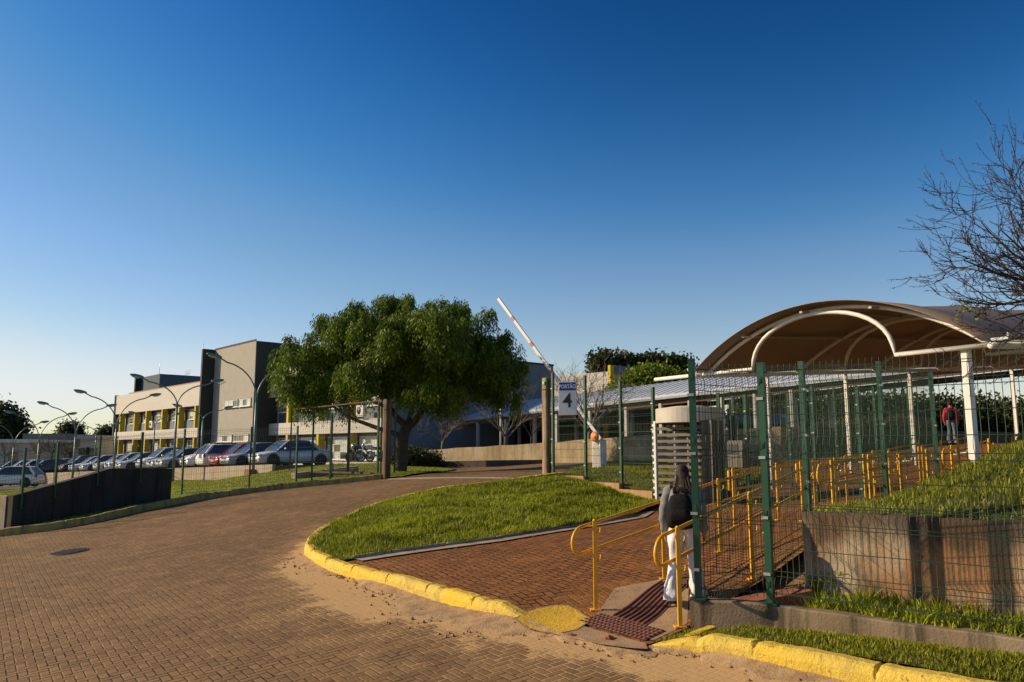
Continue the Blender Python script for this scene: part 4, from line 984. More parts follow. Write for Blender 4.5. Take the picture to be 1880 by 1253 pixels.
# ---------------------------------------------------------------- turnstile
ta = at(1217, 926, 18.9); tz = h(ta.x, ta.y)-.02
t = thing('turnstile', 'white full height turnstile with horizontal bars and a round top', 'turnstile', (ta.x, ta.y, tz), A1)
Wt = 1.75; Ht = at(1214, 752, 18.9).z-tz
mb = MB(); secs = [(Wt*.45, .0, z, rx, ry) for z, rx, ry in ((Ht-.34,.78,.62),(Ht-.335,.80,.64),(Ht-.01,.80,.64),(Ht,.78,.62))]
mb.loft(secs, 40); mb.sm = [False]*len(mb.sm); mb.loft([(Wt*.45,0,Ht,.76,.6),(Wt*.45,0,Ht+.05,.35,.25),(Wt*.45,0,Ht+.06,.02,.02)], 32); obj('top_housing', mb, M['cream'], t)
for x_, m__ in ((0.0,'white'),(Wt*.88,'tgrey')):
    mb = MB(); mb.bev(x_, x_+.07, -.30, -.22, -.05, Ht-.28, .01); mb.bev(x_, x_+.07, .45, .53, -.05, Ht-.28, .01)
    fr = obj('side_post', mb, M[m__], t)
    mb = MB()
    for i in range(13):
        z = .12+i*(Ht-.5)/12; mb.bx(x_-.05+0.0, x_+.0, -.28, -.24, z-.025, z+.03); 
    obj('comb_tooth', mb, M[m__], fr)
mb = MB(); mb.tube([(Wt*.45,0,-.05),(Wt*.45,0,Ht-.25)], .05, 12); ro = obj('rotor', mb, M['tgrey'], t)
for w_ in range(3):
    an = radians(75+120*w_); mb = MB()
    for i in range(13):
        z = .14+i*(Ht-.5)/12; mb.tube([(Wt*.45,0,z),(Wt*.45+cos(an)*.66, sin(an)*.66*.85, z)], .02, 8)
    obj('rotor_arm', mb, M['tgrey'], ro)
mb = MB()
for i in range(13):
    z = .18+i*(Ht-.5)/12; mb.bev(.07, Wt*.84, -.275, -.245, z-.035, z+.035, .005)
obj('barrier_bar', mb, M['tgrey'], t)
mb = MB(); secs = []
for i in range(9):
    a_ = -.5+1.0*i/8*1.2
vs = []; nc = 12
for z in (0.0, Ht-.3):
    for i in range(nc+1):
        a_ = radians(-40+110*i/nc); vs += [(Wt*.45+cos(a_)*.82, sin(a_)*.66, z), (Wt*.45+cos(a_)*.80, sin(a_)*.64, z)]
k_ = (nc+1)*2; fs = []
for i in range(nc): a_ = i*2; fs += [(a_, a_+2, k_+a_+2, k_+a_), (a_+1, k_+a_+1, k_+a_+3, a_+3), (k_+a_, k_+a_+2, k_+a_+3, k_+a_+1)]
mb.add(vs, fs); obj('curved_guard', mb, M['tgrey'], t)
mb = MB(); mb.bev(Wt, Wt+.5, -.1, .15, .9, 1.5, .02); mb.bev(Wt+.15, Wt+.25, -.0, .08, -.05, .9, .01); rd = obj('card_reader', mb, M['tgrey'], t)
mb = MB(); mb.bx(Wt+.12, Wt+.38, -.106, -.1, 1.2, 1.42); obj('screen', mb, M['bplast'], rd)
# ================================================================== PARKING DECK, TERRACE
N0 = Vector((-14.3, 44, 0)); Lz = lambda t: .80-.030*t
def tline(px, o=N0, d=-D1, py_s=1462/1450):
    r = (px-940)/1462; return (r*o.y-o.x)/(d.x-r*d.y)
def hpark(x, y):
    x = np.asarray(x, float); y = np.asarray(y, float); t = (x-N0.x)*(-D1.x)+(y-N0.y)*(-D1.y)
    return Lz(t)+0*x-.0
pk = [N0-(-D1)*3.5-D2*.8, N0-D1*62-D2*.8, N0-D1*62+D2*15, N0+D1*14+D2*30, N0+D1*12+D2*6]
pk = [N0+D1*4.5-D2*.7, N0-D1*64-D2*.7, N0-D1*64+D2*14, N0+D1*14+D2*14, N0+D1*14+D2*5, N0+D1*6+D2*2]
patch('parking_deck', [tuple(p.to_2d()) for p in pk], hpark, M['asph'], 2.0, skirt=1.4)
e0, e1 = N0+D1*4.4-D2*.72, N0-D1*64-D2*.72
mb = MB(); n = 40; vs = []
for i in range(n+1):
    p = e0.lerp(e1, i/n); z = float(hpark(p.x, p.y)); q = p+D2*-.2
    vs += [(p.x,p.y,z-1.3),(p.x,p.y,z+.05),(q.x,q.y,z+.05),(q.x,q.y,z-1.3)]
mb.add(vs, [(i*4+k, i*4+k+1, (i+1)*4+k+1, (i+1)*4+k) for i in range(n) for k in range(3)]+[(0,1,2,3), tuple(n*4+k for k in (3,2,1,0))])
obj('parking_edge_wall', mb, M['concl'], label='low concrete edge wall below the row of parked cars', cat='wall')
verge = [tuple(p) for p in off(LK2, .17)]
def hverge(x, y): return H(x, y)+.05+lumps(np.asarray(x, float), np.asarray(y, float), .012, .5)
vb = verge+[tuple(G(740,876).to_2d()), tuple(G(800,868).to_2d()), tuple(G(838,862).to_2d()), tuple(G(790,859).to_2d()), (-7.5,43), tuple((N0+D1*4-D2*.9).to_2d()), tuple((N0-D1*34-D2*.9).to_2d()), (-34,46), (-26,26), (verge[0][0]-2, verge[0][1]+3)]
patch('lawn', vb, hverge, M['lawn'], 1.0)
blades('grass', vb, hverge, 220, .028, .03, M['lawnb'], 12, .4, label='mown grass verge between the road and the parking deck', cat='grass')
nb_ = verge[14:]+[tuple(p) for p in off(LK2, 1.3)[::-1]][:len(verge)-14]
blades('grass', nb_, hverge, 900, .04, .02, M['lawnb'], 13, .5, label='narrow strip of taller grass behind the left kerb', cat='grass')
c_ = G(15, 897); lotp = [(c_.x-18, c_.y-6), (c_.x+6, c_.y-8), (c_.x+6, c_.y+3), (c_.x-16, c_.y+22), (c_.x-40, c_.y+30)]
patch('lower_parking', lotp, H, M['asph'], 2.0, dz=.03)
# terrace behind the stone wall
T0 = Vector((-5.4, 46.4, 0)); 
def hter(x, y):
    x = np.asarray(x, float); y = np.asarray(y, float); t = (x-T0.x)*D1.x+(y-T0.y)*D1.y
    return 1.62+.0375*np.clip(t, -6, 26)
tp_ = [T0+D2*.1, T0+D1*24+D2*.1, T0+D1*24+D2*40, T0+D2*45+D1*-4, T0+D2*10-D1*4]
tp_ = [(-5.3,46.6),(1.75,40.2),(6.2,32.2),(9.9,29.2),(13,31),(34,46),(60,60),(30,110),(-4,64)]
patch('terrace', tp_, hter, M['dirt'], 2.0, skirt=2.5)
P_ = [(-5.4,46.4),(1.65,40),(6.1,32),(9.8,29),(11.5,30.2)]
wallstrip('stone_wall', P_, lambda x, y: h(x, y)-.3, lambda x, y: float(hter(x, y))+.06, .3, M['stone'], 'long sunlit weathered retaining wall behind the gate', sub=1.0, jit=.012)
mb = MB(); 
# ---------------------------------------------------------------- covered walkway
Wa = at(868, 771, 60); Wb = at(1500, 702, 39.8); wd = Vector((Wb.x-Wa.x, Wb.y-Wa.y, 0)); WLn = wd.length; wdn = wd.normalized(); wz = (Wb.z-Wa.z)/WLn
t = thing('covered_walkway', 'long covered walkway with pale blue metal roof above the stone wall', 'walkway', (Wa.x, Wa.y, Wa.z), atan2(wdn.y, wdn.x))
X0, X1 = -7.0, WLn+14
mb = MB(); 
zz = lambda x: wz*x
vs = []
for x in (X0, X1): vs += [(x, 0, zz(x)), (x, -.05, zz(x)+.12), (x, .15, zz(x)+.28), (x, 5.2, zz(x)+1.65), (x, 5.2, zz(x)+1.5), (x, .2, zz(x)+.02)]
mb.add(vs, [(i, (i+1)%6, 6+(i+1)%6, 6+i) for i in range(6)]+[(0,1,2,3,4,5), (11,10,9,8,7,6)])
xx = X0
rf = obj('roof', mb, M['mroof'], t)
k = 0
while xx < X1:
    mb = MB(); mb.bar((xx, .12, zz(xx)+.275), (xx, 5.2, zz(xx)+1.68), .07, .05) if k < 95 else None
    if k < 95: obj('seam', mb, M['mroof'], rf)
    xx += .62; k += 1
mb = MB(); mb.bar((X0, .35, zz(X0)-.16), (X1, .35, zz(X1)-.16), .12, .32); obj('beam', mb, M['mroofu'], t)
mb = MB(); mb.bar((X0, 4.6, zz(X0)-.1), (X1, 4.6, zz(X1)-.1), .12, .3); obj('beam', mb, M['mroofu'], t)
mb = MB(); mb.bx(X0, X1, .5, 5.0, 0, .03); mb.v = [(a, b, c+zz(a)+.02+b*.2) for a, b, c in mb.v]; obj('soffit', mb, M['mroofu'], t)
def onwalk(px):
    r = (px-940)/1460; s = (r*Wa.y-Wa.x)/(wdn.x-r*wdn.y); return s
for px in (871, 922, 975, 1016, 1077, 1144, 1208, 1262, 1320, 1383, 1450):
    s = onwalk(px)
    for dy in (.35, 4.6):
        p = wm(t) @ Vector((s, dy, 0)); zb = float(hter(p.x, p.y)); mb = MB()
        mb.bx(s-.1, s+.1, dy-.1, dy+.1, zb-Wa.z-.3, zz(s)-.2+dy*.02); obj('column', mb, M['grey'], t)
# added dark sheet standing for the shade beneath the walkway roof
mb = MB(); mb.bx(X0, WLn*.55, 6.0, 6.3, -3.5, .4); obj('shade_backdrop', mb, M['dark'], t)
for px, w_, c__ in ((1130, .9, 'ywall'), (1003, .5, 'ywall'), (1048, .7, 'slate')):
    s = onwalk(px); mb = MB(); mb.bx(s, s+w_, 5.8, 5.99, -2.6, -.3); obj('door_leaf', mb, M[c__], t)
# ---------------------------------------------------------------- main building
P1 = Vector((-22.8, 72, 0)); BA = A1
def bt(px, off_=0.0):     # distance along the facade line (offset outward off_) seen at pixel px
    o = P1-D2*off_; r = (px-940)/1450; return (r*o.y-o.x)/(D1.x-r*D1.y)
zr = 8.78                 # parapet height
t = thing('school_building', 'long two storey beige building with yellow fins and a tall central tower', 'building', (P1.x, P1.y, 0), BA)
xL, xR = bt(214), bt(702); xt0, xt1 = bt(398, 1.5), bt(466, 1.5)
za1, zb1, za2, zb2 = zr, 6.35, 4.0, 2.98       # upper band top/bottom, floor band top/bottom
DP = 16
mb = MB(); mb.bx(xL, xR, .75, DP, -3, zr-.6); core = obj('core_wall', mb, M['greige'], t)
def band(x0, x1):
    mb = MB(); mb.bx(x0, x1, 0, .25, zb1, za1); obj('wall_band', mb, M['beige'], t)
    mb = MB(); mb.bx(x0, x1, 0, .25, zb2, za2); obj('wall_band', mb, M['beige'], t)
    mb = MB(); mb.bx(x0, x1, .251, 0.749, zb1+.003, zb1+.15); obj('soffit', mb, M['greige'], t)
    mb = MB(); mb.bx(x0, x1, .251, 0.749, za2-.2, za2-.003); obj('ledge', mb, M['greige'], t)
    mb = MB(); mb.bx(x0, x1, .05, .249, -3, -.1+.9); obj('plinth_wall', mb, M['beige'], t)
    mb = MB(); mb.bx(x0, x1, 1.5, 1.8, za1-.8, za1+.48); obj('roof_edge', mb, M['roofbr'], t)
band(xL, xt0-1.2); band(xt1+.02, xR)
def window(x0, x1, z0, z1, y, nx=4, nz=3, cur='curtain', cf=.5, seed=0):
    fr = MB(); w_ = .05
    fr.bx(x0, x0+w_, y-.06, y, z0, z1); fr.bx(x1-w_, x1, y-.06, y, z0, z1); fr.bx(x0+w_, x1-w_, y-.06, y, z0, z0+w_); fr.bx(x0+w_, x1-w_, y-.06, y, z1-w_, z1)
    for i in range(1, nx): xc = x0+(x1-x0)*i/nx; fr.bx(xc-.02, xc+.02, y-.05, y-.005, z0+w_, z1-w_)
    for i in range(1, nz): zc = z0+(z1-z0)*i/nz; fr.bx(x0+w_, x1-w_, y-.055, y-.008, zc-.02, zc+.02)
    f = obj('window_frame', fr, M['white'], t)
    mb = MB(); mb.bx(x0+w_, x1-w_, y-.02, y-.012, z0+w_, z1-w_); obj('pane', mb, M['glass'], f)
    R = random.Random(seed)
    for i in range(nx):
        for j in range(nz):
            if R.random() < cf:
                a0 = x0+(x1-x0)*i/nx+.03; a1 = x0+(x1-x0)*(i+1)/nx-.03; c0 = z0+(z1-z0)*j/nz+.03; c1 = z0+(z1-z0)*(j+1)/nz-.03
                m2 = MB(); m2.bx(a0, a1, y-.03, y-.0205, c0, c1); obj('curtain', m2, M[cur], f)
    m2 = MB(); m2.bx(x0-.08, x1+.08, y-.16, y-.0, z0-.07, z0-.002); obj('sill', m2, M['white'], f)
fins = [bt(p) for p in (222, 248, 269, 298, 328, 358)]+[bt(p) for p in (527, 583, 640, 694)]
for x in fins:
    for z0, z1 in ((za2+.003, zb1-.003), (-3, zb2-.003)):
        mb = MB(); mb.bx(x, x+.35, .02, 0.62, z0, z1); obj('fin', mb, M['ywall'], t)
segs = [(fins[i]+.35, fins[i+1]) for i in range(5)]+[(fins[5]+.35, xt0-1.6), (xt1+.6, fins[6])]+[(fins[i]+.35, fins[i+1]) for i in (6, 7, 8)]
for k, (a, b) in enumerate(segs):
    w_ = b-a; 
    if w_ < .8: continue
    left = k < 6
    mb = MB(); mb.bx(a, b, 0.66, 0.749, za2, za2+.95); obj('parapet_panel', mb, M['slatel'] if k != 6 else M['slate'], t)
    mb = MB(); mb.bx(a, b, 0.70, 0.748, za2+.951, zb1); obj('recess_shade', mb, M['dark'], t)  # dark sheet painted as the shade inside the window bay
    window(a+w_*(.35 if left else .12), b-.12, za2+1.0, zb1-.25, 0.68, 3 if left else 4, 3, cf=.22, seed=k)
    mb = MB(); mb.bx(a, b, 0.70, 0.748, .85, zb2); obj('recess_shade', mb, M['dark'], t)
    window(a+w_*(.3 if left else .1), b-.15, .95, zb2-.25, 0.68, 3 if left else 4, 3, cf=.6 if not left else .35, seed=k+30)
# tower
mb = MB(); mb.bx(xt0-.9, xt1, -1.5, 9, -3, 11.35); tw = obj('tower', mb, M['greige'], t)
mb = MB(); mb.bx(xt1+.003, xt1+.06, -1.48, 9, -3, 11.33); obj('tower_side_shade', mb, M['dgreen'], t)  # dark sheet: the shade of this tower face put into colour
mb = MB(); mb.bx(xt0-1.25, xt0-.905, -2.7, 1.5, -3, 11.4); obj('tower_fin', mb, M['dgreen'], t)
mb = MB(); mb.bx(xt0-.9, xt1+.06, -1.54, -1.50, 11.351, 11.5); obj('tower_coping', mb, M['dgreen'], t)
for (pa, pb, z0, z1) in ((414,438,5.6,6.25),(441,462,5.6,6.25),(405,431,2.45,3.05),(435,461,2.45,3.05)):
    a, b = bt(pa, 1.5), bt(pb, 1.5)
    mb = MB(); mb.bx(a-.05, b+.05, -1.53, -1.502, z0-.05, z1+.05); obj('recess_shade', mb, M['dark'], t)  # dark plate standing for the shade round the tower window
    window(a, b, z0, z1, -1.535, 3, 1, cf=.75, seed=int(pa))
mb = MB(); a = bt(398, 1.5); mb.tube([(a, -1.6, 7.9), (a+1.9, -1.6, 8.15)], .025, 6); obj('wall_bracket', mb, M['galv'], t)
# air conditioners
for (px, z, o_) in ((484, 4.75, -.2), (282, 4.7, -.2), (664,4.6,-.2), (302,1.3,-.2), (378,1.5,-.2)):
    x = bt(px, .2); mb = MB(); mb.bev(x-.5, x+.5, -.35, .0, z-.38, z+.38, .03); ac = obj('air_conditioner', mb, M['white'], t)
    mb = MB(); mb.tube([(x-.1, -.36, z), (x-.1, -.352, z)], .28, 20); obj('fan', mb, M['bplast'], ac)
    mb = MB(); mb.bx(x-.4, x+.4, -.3, .0, z-.46, z-.385); obj('bracket', mb, M['galv'], ac)
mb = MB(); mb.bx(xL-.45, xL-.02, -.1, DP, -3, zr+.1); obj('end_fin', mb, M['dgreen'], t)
# right hand end wall: long, its shade put into a darker colour
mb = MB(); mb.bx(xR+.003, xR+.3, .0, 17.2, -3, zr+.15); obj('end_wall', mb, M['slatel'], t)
mb = MB(); mb.bx(xR+.003, xR+.35, -.05, 17.25, zr+.151, zr+.3); obj('end_coping', mb, M['dgreen'], t)
mb = MB(); a, b = bt(258, -5), bt(291, -5)
mb.bx(a, b+.0, 5, 16, zr-.5, 12.0); bxo = obj('rooftop_room', mb, M['slate'], t)
mb = MB(); mb.bx(b+.003, b+.08, 5.02, 16, zr-.5, 11.98); obj('side_wall', mb, M['slate'], bxo)
mb = MB(); mb.bx(a-.5, a-.003, 4.2, 6, zr-.5, 12.05); obj('side_fin', mb, M['dgreen'], bxo)
for (px, z0, z1, y, r_) in ((290, 11.9, 13.7, 5.2, .025), (368, 9, 15.0, 6, .035), (420, 11.3, 12.7, 2, .05), (473, 11.3, 12.6, 4, .02), (479, 11.3, 13.1, 5, .03), (403,11.4,12.3,0,.02)):
    x = bt(px, -y); mb = MB(); mb.tube([(x, y, z0), (x, y, z1)], r_, 6); obj('antenna', mb, M['galv'], t)
mb = MB(); x = bt(338, -8)
for i in range(5): mb.tube([(x+i*.4, 8, 11.9), (x+i*.4, 8, 12.5)], .02, 5)
mb.tube([(x-.2, 8, 12.5), (x+2.0, 8, 12.5)], .02, 5); obj('roof_railing', mb, M['galv'], t)
# flagpole in front of the walkway
for px, Y in ((919, 52),):
    a_ = at(px, 818, Y); mb = MB(); mb.tube([(0,0,-.8),(0,0,at(px, 720, Y).z-a_.z)], [.06,.05], 8); mb.ell((0,0,at(px,720,Y).z-a_.z), (.09,.09,.07), 8, 5)
    obj('pole', mb, M['white'], label='slim white pole standing before the walkway, left of the timber post', cat='pole').location = a_
# second block behind
Q = at(1021, 691, 77); q0 = Vector((Q.x, Q.y, 0))
t = thing('school_block', 'further beige block with yellow corner fin behind the walkway', 'building', (q0.x, q0.y, 0), BA)
zt = Q.z; Lq = 6.8
mb = MB(); mb.bx(-8, Lq, 0, .3, zt-3.3, zt); obj('wall_band', mb, M['beige'], t)
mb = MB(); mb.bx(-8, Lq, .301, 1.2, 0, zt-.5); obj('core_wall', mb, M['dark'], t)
mb = MB(); mb.bx(-8, Lq, 0, .3, 0, zt-5.3); obj('lower_wall', mb, M['beige'], t)
mb = MB(); mb.bx(Lq+.003, Lq+.3, -.15, .4, -1, zt+.55); obj('fin', mb, M['ywall'], t)
mb = MB(); mb.bx(Lq+.1, Lq+.4, .41, 14, -1, zt+.55); obj('end_wall', mb, M['slatel'], t)
mb = MB(); mb.bx(-8, Lq, 1.3, 14, 0, zt-.1); obj('roof_slab', mb, M['roofbr'], t)
# ---------------------------------------------------------------- distant low buildings on the left
def lowb(name, px0, px1, pt, pb, Y, m, label, depth=8, roof=None, fy=0):
    a = at(px0, pt, Y); b = at(px1, pt, Y); z0 = at(px0, pb, Y).z
    t = thing(name, label, 'building', (a.x, Y, min(z0, -2)), fy)
    W = b.x-a.x; H_ = a.z-min(z0, -2.0)
    mb = MB(); mb.bx(0, W, 0, depth, -1, H_); obj('wall', mb, m, t)
    if roof: mb = MB(); mb.bx(-.4, W+.4, -.6, depth+.4, H_+.003, H_+.45); obj('roof', mb, roof, t)
    n = max(2, int(W/3.2))
    for i in range(n):
        x = W*(i+.5)/n; mb = MB(); mb.bx(x-.7, x+.7, -.04, -.003, H_*.45, H_*.8); wf = obj('window_frame', mb, M['grey'], t)
        mb = MB(); mb.bx(x-.62, x+.62, -.055, -.041, H_*.47, H_*.78); obj('pane', mb, M['glass'], wf)
    return t
lowb('flat_roof_building', 42, 120, 796, 822, 120, M['slatel'], 'distant flat blue grey building at far left beyond the lamps', 14)
lowb('long_low_building', 100, 208, 817, 840, 112, M['beige'], 'distant long low building with brown roof left of the tall block', 10, M['roofbr'])
lowb('small_kiosk', 148, 178, 806, 838, 96, M['beige'], 'small pale kiosk with flat grey roof beside the left end of the main block', 4, M['grey'])
lowb('carport_building', -60, 55, 813, 822, 100, M['grey'], 'low grey carport roof at the left picture edge', 9, M['galv'])
mb = MB(); 
ks = at(1335, 750, 52); t = thing('kiosk', 'small kiosk with blue fascia and cream blind seen through the fence', 'kiosk', (ks.x, ks.y, float(hter(ks.x, ks.y))), A1+.5)
kh = ks.z-float(hter(ks.x, ks.y))
mb = MB(); mb.bx(0, 3.6, 0, 3, 0, kh); obj('wall', mb, M['dark'], t)
mb = MB(); mb.bx(-.05, 3.65, -.5, -.003, kh-1.05, kh-.45); obj('blue_fascia', mb, M['bluea'], t)
mb = MB(); mb.bx(.0, 1.6, -.3, -.003, kh-.35, kh-.02); obj('cream_blind', mb, M['ywall'], t)
# ================================================================== STREET LAMPS
def lamp(label, X, Y, zb, zf, reach=2.1, up=1.65, ang=atan2(D2.y, D2.x), ped=False):
    t = thing('street_lamp', label, 'street lamp', (X, Y, zb), ang, 'double arm street lamps in the car park')
    H0 = zf-zb
    mb = MB(); mb.tube([(0,0,-.3),(0,0,H0*.5),(0,0,H0+.1)], [.085,.075,.06], 10); mb.tube([(0,0,H0*.38),(0,0,H0*.385)], .095, 10); obj('pole', mb, M['lampg'], t)
    if ped: mb = MB(); mb.bev(-.35,.35,-.35,.35,-.4,.55,.03); obj('pedestal', mb, M['redbr'], t)
    for s in (-1, 1):
        pts = [(0,0,H0-.25),(s*.04,0,H0)]
        for i in range(1, 10):
            a = i/9; pts.append((s*(reach*.8)*(1-cos(a*pi*.42))/(1-cos(pi*.42)), 0, H0+(up-.25)*sin(a*pi*.45)/sin(pi*.45)))
        pts.append((s*reach, 0, H0+up-.02)); mb = MB(); mb.tube(pts, .038, 8); arm = obj('arm', mb, M['lampg'], t)
        Mx = Matrix.Rotation(-s*.16, 4, 'Y')
        mb = MB(); mb.ell((s*(reach+.25), 0, H0+up+.05), (.42, .15, .10), 14, 8, Mx); hd = obj('lamp_head', mb, M['lampg'], arm)
        mb = MB(); mb.ell((s*(reach+.30), 0, H0+up-.01), (.26, .12, .08), 12, 6, Mx); obj('lens', mb, M['galv'], hd)
    return t
LS = [(468,41.7,.15,735,655,'double arm lamp standing on a brick pedestal before the tower'),(322,47,-.2,746,692,'double arm lamp before the left wing windows'),(213,53,-.6,785,720,'double arm lamp at the left end of the main building'),
      (139,60,-1,800,741,'double arm lamp before the distant blue grey building'),(73,67.5,-1.4,812,757,'double arm lamp behind the white car in the lower lot'),(27,74,-1.8,820,773,'leftmost double arm lamp, cut by the picture edge')]
for k, (px, Y, zb, pf, ph, lab) in enumerate(LS):
    X = (px-940)/1460*Y; zf = at(px, pf, Y).z; hd = at(px, ph, Y-1.4).z
    lamp(lab, X, Y, zb, zf, 2.1, max(1.2, hd-zf), ped=(k == 0))
for px, Y, pf, ph, lab in ((283,78,782,758,'small double arm lamp behind the cars near the left wing'),(371,66,772,745,'small double arm lamp behind the cars beside the tower'),(177,86,798,776,'farthest small double arm lamp left of the main building')):
    X = (px-940)/1460*Y; zf = at(px, pf, Y).z; hd = at(px, ph, Y-1.4).z; lamp(lab, X, Y, float(hpark(X, Y)), zf, 1.9, max(1.0, hd-zf))
# ================================================================== CARS
paint = {}
def cpaint(name, col, met=.3):
    if name not in paint:
        m = mat('paint_'+name, col, .38, met, .04, 2); m.node_tree.nodes["Principled BSDF"].inputs['Coat Weight'].default_value = .25
        m.node_tree.nodes["Principled BSDF"].inputs['Coat Roughness'].default_value = .06; paint[name] = m
    return paint[name]
def make_car(label, loc, rz, pm, kind='hatch', roofrack=False, grp='cars parked in a row on the deck'):
    t = thing('parked_car', label, 'car', loc, rz, grp)
    L, W, Hh = {'hatch':(3.95,1.70,1.48),'sedan':(4.4,1.74,1.45),'suv':(4.3,1.80,1.66)}[kind]
    hw = W/2; f = -L/2; b = L/2; belt = .60*Hh; g = .17 if kind != 'suv' else .21
    hood = {'hatch':.95,'sedan':1.05,'suv':1.0}[kind]; hb0 = .52*Hh
    if kind == 'sedan': tail = b-.55
    else: tail = b-.08
    # stations: y, ground clearance, widest z, top z, half width factor, top half width factor
    st = [(f, g+.12, .45, .56*.9, .70, .60), (f+.06, g+.04, .47, .60, .86, .74), (f+.22, g, .50, hb0-.06, .95, .82), (f+.55, g, .52, hb0+.0, 1.0, .86), (f+hood, g, .54, belt-.02, 1.0, .88),
          (f+hood+.3, g, .55, belt, 1.0, .90), (0, g, .55, belt+.01, 1.0, .90), (b-1.0, g, .56, belt+.03, 1.0, .90), (b-.5, g, .56, belt+.04, .99, .88), (b-.15, g+.03, .58, belt+.02, .94, .80), (b-.03, g+.1, .58, belt-.08, .84, .70), (b, g+.16, .55, belt-.25, .74, .62)]
    vs = []; n = 12
    for y, z0, zm, zt, k, kt in st:
        w0 = hw*k; wt = hw*kt
        vs += [(-w0*.90, y, z0), (-w0*.985, y, z0+.1), (-w0, y, zm), (-w0*.985, y, (zm+zt)/2+.03), (-(w0*.35+wt*.65), y, zt-.03), (-wt*.8, y, zt+.005), (wt*.8, y, zt+.005), (w0*.35+wt*.65, y, zt-.03), (w0*.985, y, (zm+zt)/2+.03), (w0, y, zm), (w0*.985, y, z0+.1), (w0*.90, y, z0)]
    m_ = len(st); fs = [(i*n+k, i*n+(k+1)%n, (i+1)*n+(k+1)%n, (i+1)*n+k) for i in range(m_-1) for k in range(n)]+[tuple(reversed(range(n))), tuple(range((m_-1)*n, m_*n))]
    mb = MB(); mb.add(vs, fs, True); body = obj('body', mb, pm, t)
    # greenhouse
    y0 = f+hood-.05; yr0 = y0+.72; 
    if kind == 'sedan': yr1, y1 = b-1.25, b-.62
    elif kind == 'suv': yr1, y1 = b-.42, b-.06
    else: yr1, y1 = b-.58, b-.10
    wb = hw*.885; wr = hw*.68; zr_ = Hh
    rings = [(y0, belt-.03, wb*.98), (yr0, zr_-.06, wr), (yr0+.35, zr_-.005, wr*.97), ((yr0+yr1)/2, zr_, wr*.97), (yr1-.15, zr_-.03, wr*.96), (yr1, zr_-.08, wr*.95), (y1, belt+.0, wb*.95)]
    gl = MB(); vs = []
    R = rings; top = [(-w_, y, z) for y, z, w_ in R]+[(w_, y, z) for y, z, w_ in R]; k = len(R)
    nb = []
    for y, z, w_ in R:
        fr = min(max((y-y0)/(y1-y0), 0), 1); nb.append((y, belt-.04+.03*fr))
    low = [(-wb, y, z) for y, z in nb]+[(wb, y, z) for y, z in nb]
    vs = top+low; fs = []
    for i in range(k-1):
        fs += [(i, i+1, 2*k+i+1, 2*k+i), (k+i+1, k+i, 3*k+i, 3*k+i+1), (i, k+i, k+i+1, i+1)]
    fs += [(2*k, 3*k, k, 0)[::1], (k-1, 2*k-1, 4*k-1, 3*k-1)]
    gl.add(vs, fs, False); obj('windows', gl, M['glass'], t)
    rf = MB(); rr = R[1:6]; vs = []
    for y, z, w_ in rr: vs += [(-w_-.012, y, z-.02), (-w_*.86, y, z+.025), (w_*.86, y, z+.025), (w_+.012, y, z-.02)]
    fs = [(i*4+j, i*4+j+1, (i+1)*4+j+1, (i+1)*4+j) for i in range(4) for j in range(3)]
    rf.add(vs, fs, True); obj('roof', rf, pm, t, norm=False)
    for s in (-1, 1):
        pl = MB(); pl.bar((s*wb, y0+.02, belt), (s*(wr+.01), yr0, zr_-.05), .06, .05); obj('pillar', pl, pm, body)
        pl = MB(); pl.bar((s*(wb+.006), 0.1, belt), (s*(wr+.012), .0, zr_-.02), .03, .08); obj('pillar', pl, M['bplast'], body)
        pl = MB(); pl.bar((s*wb*.97, y1-.05, belt), (s*wr*.97, yr1-.02, zr_-.08), .07, .16); obj('pillar', pl, pm, body)
        mi = MB(); mi.ell((s*(hw+.08), y0+.42, belt+.10), (.10,.05,.07), 10, 6); obj('mirror', mi, pm, t)
        hl = MB(); hl.ell((s*hw*.70, f+.13, .60*.98+.02), (.17,.17,.085), 12, 6); obj('headlight', hl, M['lamp'], t)
        tl = MB(); tl.ell((s*hw*.80, b-.07, belt-.12), (.10,.08,.15), 10, 6); obj('tail_light', tl, M['tail'], t)
        dl = MB()
        for yd in (y0+.42, .12, 1.05): dl.bar((s*(hw+.001), yd, g+.16), (s*(hw*.965), yd+.02, belt-.04), .008, .014)
        for yd in (.0, .95): 
            hd_ = MB(); hd_.bx(min(s*(hw-.004), s*(hw+.018)), max(s*(hw-.004), s*(hw+.018)), yd-.18, yd-.03, belt-.15, belt-.12); obj('door_handle', hd_, pm, body)
        sk = MB(); sk.bx(min(s*hw*.93, s*hw*.99), max(s*hw*.93, s*hw*.99), f+1.15, b-1.15, g-.03, g+.08); obj('sill', sk, M['bplast'], body)
        for yw in (f+.78, b-.74):
            x0 = s*(hw-.10)
            ar = MB(); ar.tube([(s*(hw-.22), yw, .33), (s*(hw+.004), yw, .33)], .375, 26); obj('wheel_arch', ar, M['bplast'], body)
            wt_ = MB(); vv = []
            for a_, rr_ in ((-.09,.24),(-.10,.29),(-.06,.315),(.06,.315),(.10,.29),(.09,.24)):
                for q in range(24): vv.append((x0+a_+.02*s, yw+cos(2*pi*q/24)*rr_, .315+sin(2*pi*q/24)*rr_))
            wt_.add(vv, [(i*24+q, i*24+(q+1)%24, ((i+1)%6)*24+(q+1)%24, ((i+1)%6)*24+q) for i in range(6) for q in range(24)], True)
            wh = obj('wheel', wt_, M['rubber'], t)
            rm = MB(); rm.tube([(x0+s*.02, yw, .315), (x0+s*.085, yw, .315)], [.22,.20], 20); 
            rim = obj('rim', rm, M['rim'], wh)
    gr = MB(); gr.bx(-hw*.42, hw*.42, f-.012, f+.05, .50, .60); obj('grille', gr, M['bplast'], t)
